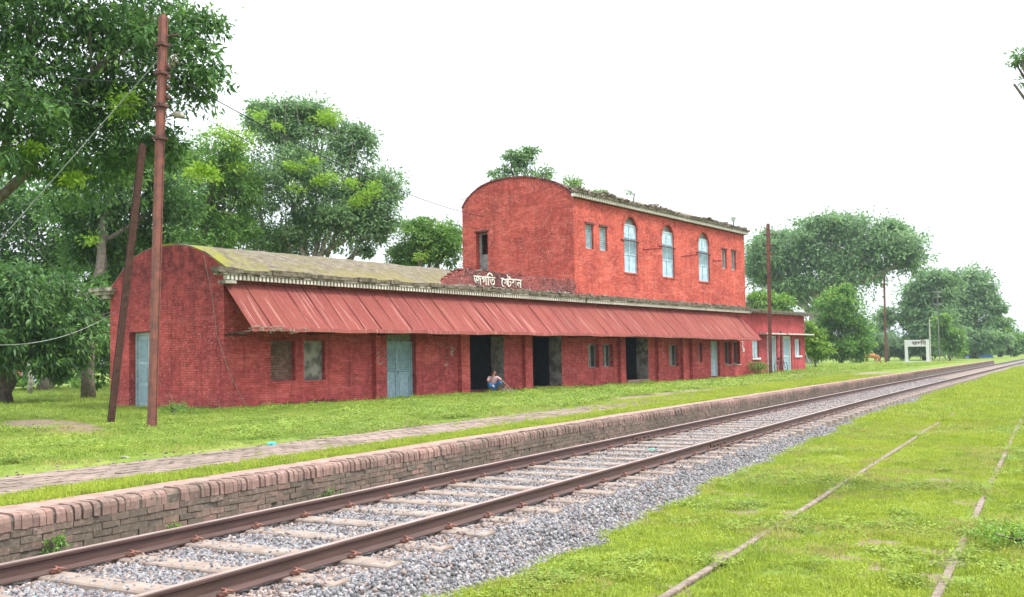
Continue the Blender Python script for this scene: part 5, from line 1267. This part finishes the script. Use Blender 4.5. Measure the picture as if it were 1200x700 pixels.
# ------------------------------------------------------------------ skinned figures
def skin(name, chains, m, parent, root=0, sub=2):
    """chains: list of [(xyz, r), ...]; a chain's first item may be an index into earlier verts"""
    V_, E_, Rd = [], [], []
    for ch in chains:
        prev = None
        for it in ch:
            if isinstance(it, int): prev = it; continue
            V_.append(it[0]); Rd.append(it[1]); k = len(V_) - 1
            if prev is not None: E_.append((prev, k))
            prev = k
    me = bpy.data.meshes.new(name); me.from_pydata(V_, E_, []); o = mobj(name, me)
    md = o.modifiers.new('s', 'SKIN'); o.modifiers.new('d', 'SUBSURF').levels = sub
    for i, sv in enumerate(me.skin_vertices[0].data):
        r_ = Rd[i]; sv.radius = r_ if hasattr(r_, '__len__') else (r_, r_); sv.use_root = (i == root)
    dg = bpy.context.evaluated_depsgraph_get(); out = bpy.data.meshes.new_from_object(o.evaluated_get(dg)); bpy.data.objects.remove(o)
    out.polygons.foreach_set('use_smooth', np.ones(len(out.polygons), bool))
    out.materials.clear(); return mobj(name, out, parent, m)
M['skin'] = simple('brown_skin', (.30, .15, .10), (.22, .105, .07), 12, .55)
M['hair'] = simple('black_hair', (.02, .018, .018), None, 20, .6)
M['shirt'] = simple('pink_checked_shirt', (.62, .45, .46), (.42, .20, .22), 26, .85, thr=(.42, .56))
M['lungi'] = simple('blue_lungi_cloth', (.05, .20, .42), (.025, .09, .26), 14, .85)
M['lungiw'] = simple('white_cloth_fold', (.62, .60, .66), (.3, .28, .5), 20, .85)
pr_ = at(575, 463, 39); pxl = None
pc = lw(13.15, -.62, 0.0); toc = Vector((-pc[0], -pc[1], 0)).normalized()
PRZ = math.atan2(-toc.x, toc.y) + pi          # local -Y looks to the camera
PE = empty('person', (pc[0], pc[1], float(gz(pc[0], pc[1])) + .02), PRZ + .15, 'man in pink shirt and blue lungi squatting by an open bay, hand at his mouth', 'person')
PE.scale = (1.08, 1.08, 1.08)
body = [
 [((0, .10, .20), .12), ((0, .07, .34), .115), ((0, .0, .48), .12), ((0.01, -.05, .58), .115), ((.015, -.07, .645), .05), ((.02, -.10, .70), .048), ((.03, -.115, .745), (.07, .08)), ((.03, -.11, .80), (.078, .09)), ((.03, -.10, .845), (.06, .07))],
 [0, ((.09, .05, .20), .085), ((.18, -.12, .33), .078), ((.25, -.27, .43), .062), ((.235, -.24, .34), .052), ((.20, -.13, .18), .042), ((.19, -.08, .07), .032), ((.20, -.16, .035), .034), ((.21, -.25, .025), .026)],
 [0, ((-.09, .05, .20), .085), ((-.16, -.13, .32), .078), ((-.18, -.28, .40), .062), ((-.17, -.24, .32), .052), ((-.13, -.14, .17), .042), ((-.12, -.09, .07), .032), ((-.13, -.17, .035), .034), ((-.14, -.26, .025), .026)],
 [3, ((.17, -.05, .60), .055), ((.27, -.16, .52), .042), ((.36, -.27, .43), .034), ((.44, -.34, .35), .026), ((.50, -.38, .30), .019), ((.535, -.40, .275), (.032, .014))],
 [3, ((-.16, -.05, .60), .055), ((-.22, -.15, .48), .042), ((-.20, -.28, .41), .034), ((-.12, -.29, .53), .028), ((-.055, -.27, .63), .02), ((-.03, -.255, .675), (.03, .015))],
]
# fingers and thumbs rooted in the palms
n_ = sum(len([i for i in c if not isinstance(i, int)]) for c in body); hR = 9 + 8 * 2 + 6 - 1; hL = hR + 6
for hand, bx_, sgn in ((hR, Vector((.535, -.40, .275)), 1), (hL, Vector((-.03, -.255, .675)), -1)):
    dr = (Vector((.6, -.35, -.6)) if sgn == 1 else Vector((.45, .3, .8))).normalized(); sdv = dr.cross(Vector((0, 1, 0))).normalized()
    for k_, (o_, ln) in enumerate(((-.027, .055), (-.010, .066), (.008, .062), (.025, .048))):
        p0 = bx_ + sdv * o_ + dr * .03; cv = Vector((0, .3, -.35 if sgn == 1 else .1))
        body.append([hand, (tuple(p0), .0095), (tuple(p0 + dr * ln * .5), .0085), (tuple(p0 + dr * ln * .8 + cv * ln * .5), .007)])
    p0 = bx_ + sdv * -.035; body.append([hand, (tuple(p0), .011), (tuple(p0 + dr * .03 + sdv * -.02), .009)])
BO = skin('body', body, M['skin'], PE, sub=2)
skin('shirt', [[((0, .11, .25), (.155, .15)), ((0, .07, .36), (.15, .14)), ((0, .0, .48), (.158, .14)), ((.01, -.05, .58), (.145, .12)), ((.013, -.065, .632), (.065, .06))],
               [2 + 1, ((.165, -.05, .60), .075), ((.25, -.14, .535), .062), ((.29, -.19, .49), .055)], [3, ((-.165, -.05, .60), .075), ((-.215, -.13, .51), .062), ((-.22, -.18, .465), .055)]], M['shirt'], PE)
skin('lungi', [[((0, .10, .19), (.17, .15)), ((.12, -.03, .25), .125), ((.2, -.17, .35), .105), ((.265, -.29, .43), .085), ((.25, -.26, .33), .07)],
               [0, ((-.11, -.03, .25), .12), ((-.165, -.16, .33), .10), ((-.19, -.29, .40), .083), ((-.175, -.25, .29), .07), ((-.155, -.2, .2), .055)], [0, ((0, -.06, .17), .09), ((.03, -.16, .22), .07)]], M['lungi'], PE)
skin('waist_fold', [[((-.03, -.13, .33), .05), ((-.02, -.15, .27), .055), ((.0, -.17, .215), .04)]], M['lungiw'], PE, sub=1)
skin('hair', [[((.03, -.06, .79), (.08, .09)), ((.03, -.07, .85), (.105, .11)), ((.032, -.085, .91), (.08, .085))]], M['hair'], PE)
for sg in (-1, 1):
    b = MB(); b.tube([(.03 + sg * .03, -.185, .80), (.03 + sg * .03, -.20, .80)], .009, 6); b.obj('eye', M['hair'], PE)
    b = MB(); b.tube([(.03 + sg * .074, -.11, .775), (.03 + sg * .088, -.10, .79), (.03 + sg * .084, -.095, .81)], [.008, .016, .008], 6); b.obj('ear', M['skin'], PE, True)
b = MB(); b.tube([(.03, -.185, .80), (.03, -.205, .775), (.03, -.212, .765), (.03, -.19, .757)], [.008, .013, .015, .006], 6); b.obj('nose', M['skin'], PE, True)
b = MB(); b.tube([(.005, -.19, .735), (.03, -.199, .732), (.055, -.19, .735)], [.005, .009, .005], 5); b.obj('mouth', M['ins'], PE)
# heap of twigs and earth in front of him
hp = Vector(lw(13.75, -.85, 0)); hp.z = float(gz(hp.x, hp.y)); HP = MB(); q = random.Random(91)
for i in range(230):
    a = q.random() * 2 * pi; r_ = .52 * math.sqrt(q.random()); z_ = .30 * (1 - r_ / .55) * q.random(); c = Vector((r_ * math.cos(a) * 1.25, r_ * math.sin(a) * .7, z_))
    e2 = c + Vector((q.uniform(-.14, .14), q.uniform(-.1, .1), q.uniform(-.03, .07))); HP.tube([c, e2], q.uniform(.006, .016), 4)
hpo = HP.obj('twig_heap', M['twig']); hpo.location = hp; tag(hpo, 'low heap of brown twigs on the grass beside the squatting man', 'twig heap')
# ------------------------------------------------------------------ cow
cw = at(1021.5, 423, 140); cw.z = float(gz(cw.x, cw.y)); M['cow'] = simple('orange_brown_hide', (.52, .20, .085), (.36, .13, .06), 2.2, .8)
CW = empty('cow', cw, math.atan2(rr_.y, rr_.x), 'orange brown cow grazing on the far grass before the thicket', 'cow')
skin('body', [[((-.62, 0, 1.12), (.25, .27)), ((-.25, 0, 1.10), (.31, .34)), ((.2, 0, 1.09), (.31, .36)), ((.55, 0, 1.14), (.22, .29)), ((.85, 0, 1.0), (.13, .19)), ((1.05, 0, .66), (.11, .14)), ((1.15, 0, .38), (.10, .12)), ((1.22, 0, .14), (.06, .07))],
  [0, ((-.72, .16, .82), .14), ((-.62, .17, .62), .09), ((-.78, .17, .42), .055), ((-.74, .17, .10), .045), ((-.70, .17, .02), .055)],
  [0, ((-.68, -.16, .82), .14), ((-.52, -.17, .62), .09), ((-.66, -.17, .42), .055), ((-.60, -.17, .10), .045), ((-.56, -.17, .02), .055)],
  [3, ((.52, .16, .74), .11), ((.50, .16, .42), .06), ((.52, .16, .10), .045), ((.55, .16, .02), .055)],
  [3, ((.62, -.16, .74), .11), ((.66, -.16, .42), .06), ((.70, -.16, .10), .045), ((.73, -.16, .02), .055)],
  [0, ((-.86, 0, 1.12), .035), ((-.93, .02, .75), .025), ((-.93, .02, .50), .04)],
  [6, ((1.10, .15, .50), .03), ((1.06, .24, .47), .045)], [6, ((1.10, -.15, .50), .03), ((1.06, -.24, .47), .045)]], M['cow'], CW)
for sg in (-1, 1): b = MB(); b.tube([(1.04, sg * .07, .55), (.98, sg * .16, .62), (1.0, sg * .2, .70)], [.03, .022, .006], 5); b.obj('horn', M['ins'], CW)

# ------------------------------------------------------------------ small litter and oddments
M['cyan'] = simple('cyan_plastic', (.03, .48, .50), (.02, .36, .40), 9, .35); M['teal'] = simple('pale_green_plastic', (.10, .48, .36), None, 9, .3)
def scrap(name, label, x, y, s, m, seed, cat='litter', thick=.25, dz=.0):
    q = random.Random(seed); bm = bmesh.new(); bmesh.ops.create_icosphere(bm, subdivisions=2, radius=.5)
    for v in bm.verts: v.co = Vector((v.co.x * s, v.co.y * s * .6, v.co.z * s * thick)) * q.uniform(.72, 1.15)
    me = bpy.data.meshes.new(name); bm.to_mesh(me); bm.free(); o = mobj(name, me, None, m, loc=(x, y, float(gz(x, y)) + s * thick * .35 + dz), rot=(0, 0, q.uniform(0, 3))); tag(o, label, cat); return o
scrap('plastic_wrapper', 'crumpled cyan plastic wrapper at the grass edge of the brick path', 11.25, 10.35, .26, M['cyan'], 1, 'wrapper')
scrap('plastic_bottle', 'small green plastic bottle lying between the rails', 15.66, 5.96, .20, M['teal'], 2, 'bottle', .35)
scrap('plastic_wrapper', 'bright cyan scrap on the ballast in the near left corner', 4.5, 6.38, .06, M['cyan'], 3, 'wrapper')
scrap('white_litter', 'white crumpled paper on the grass before the open bays', 29.3, 9.6 + 3.4, .38, M['white'], 4)
scrap('white_litter', 'white paper scrap on the meadow left of the double door', 16.0, 13.5, .12, M['white'], 5)
scrap('white_litter', 'tiny white scrap on the meadow near the low blocked windows', 15.5, 14.6, .09, M['white'], 6)
scrap('white_litter', 'pale leaf like scrap lying at the near edge of the brick path', 8.9, 10.75, .14, M['limewash'], 7)
scrap('soil_clod', 'dark clod of soil on the siding grass, the larger of two', 9.3, 1.25, .12, M['hair'], 8, 'clod')
scrap('soil_clod', 'small dark clod of soil nearest the frame bottom on the siding grass', 8.2, 1.75, .07, M['hair'], 9, 'clod')
scrap('soil_clod', 'small dark clod by the near end of the left siding rail', 7.9, 3.15, .07, M['hair'], 10, 'clod')
for i, (x, y, s) in enumerate([(7.9, 7.42, .17), (6.1, 7.5, .10), (7.2, 5.8, .09), (6.9, 5.45, .08)]):
    scrap('pale_stone', ['largest pale stone at the foot of the platform wall', 'smaller pale stone at the foot of the platform wall', 'pale stone beside the sleepers between the rails', 'pale stone close to the near rail'][i], x, y, s, M['concrete'], 30 + i, 'stone', .5)
q = random.Random(101); b = MB()
for i in range(330):
    x = 5 + 26 * q.random() ** 1.4; y = 10.48 + q.gauss(0, .10) + float(bend(x)); s = q.uniform(.01, .028); b.rbox((x, y, float(gz(x, y)) + .012), s * 1.5, s, s * .5, Euler((q.random(), q.random(), q.random() * 3)).to_matrix())
for i in range(260):
    x = 5.6 + 22 * q.random() ** 1.4; y = q.choice([SID_A, SID_B, SID_A]) + q.gauss(0, .16); s = q.uniform(.008, .026); b.rbox((x, y, float(gz(x, y)) + .012), s * 1.5, s, s * .4, Euler((q.random(), q.random(), q.random() * 3)).to_matrix())
tag(b.obj('path_rubble', M['debris']), 'pale brick chips strewn along the path edge and the siding rails', kind='stuff')
# shed and stump glimpsed under the grove, tarpaulin by the far line
sh = at(28, 455, 84); SH = empty('village_shed', (sh.x, sh.y, float(gz(sh.x, sh.y))), .3, 'pale blue shed with a red door glimpsed under the left grove', 'shed')
M['shedw'] = simple('pale_blue_wash', (.38, .42, .55), None, 5); M['tarp'] = simple('blue_tarpaulin', (.05, .14, .42), None, 5)
b = MB(); b.box((-1.3, 0, -.2), (1.4, 3, 1.7)); b.obj('wall', M['shedw'], SH)
b = MB(); b.prism([(-.4, 1.68), (1.5, 2.35), (3.4, 1.68)], -1.6, 1.7); b.obj('roof', M['oldwood'], SH)
b = MB(); b.box((-1.0, -.04, 0), (-.3, 0, 1.5)); b.obj('door', M['wall'], SH)
tp = at(1150, 420, 215); tz = float(gz(tp.x, tp.y)); b = MB(); b.prism([(-2.4, 0), (-2.0, .55), (0, .8), (2.2, .5), (2.5, 0)], 0, 1.6, 'y')
o = b.obj('tarpaulin', M['tarp']); o.location = (tp.x, tp.y, tz); o.rotation_euler = (0, 0, math.atan2(rr_.y, rr_.x)); tag(o, 'blue tarpaulin heap under the far trees by the line', 'tarpaulin')
st_ = at(35, 466, 58); b = MB(); b.tube([(0, 0, -.1), (.05, 0, .8), (-.05, 0, 1.6)], [.16, .12, .08], 7); o = b.obj('dead_stump', M['barkp'], None, True); o.location = (st_.x, st_.y, float(gz(st_.x, st_.y))); tag(o, 'pale slender stump in the clearing at the left', 'stump')

# ------------------------------------------------------------------ humid air
hz = MB(); hz.box((-70, -410, -1.3), (2450, 1850, 40)); ho = hz.obj('haze', None); ho['kind'] = 'stuff'; ho['label'] = 'thin humid haze over the whole place'
hm = bpy.data.materials.new('humid_air'); hm.use_nodes = True; hn = hm.node_tree; hn.nodes.remove(hn.nodes['Principled BSDF'])
pv2 = hn.nodes.new('ShaderNodeVolumePrincipled'); pv2.inputs['Color'].default_value = (.80, .90, 1, 1); pv2.inputs['Density'].default_value = .00027
hn.links.new(pv2.outputs[0], hn.nodes['Material Output'].inputs['Volume']); ho.data.materials.append(hm)

for nm_, gr_ in (('rusty_pole', 'rusty rail poles along the station'), ('line_side_tree', 'trees lining the far end of the track'), ('white_litter', 'white litter on the meadow'), ('wall_plant', 'weeds at the foot of the platform wall'),
                 ('roof_plant', 'small plants rooted on the roofs'), ('roof_shrub', 'shrubs rooted on the upper roof'), ('soil_clod', 'dark clods on the siding grass'), ('pale_stone', 'pale stones by the line'), ('wire', 'wires strung round the tall pole'), ('corner_weeds', 'weeds against the station walls'), ('plastic_wrapper', 'cyan wrappers')):
    for o_ in [o for o in COL.objects if o.parent is None and o.name.split('.')[0] == nm_]: o_['group'] = gr_
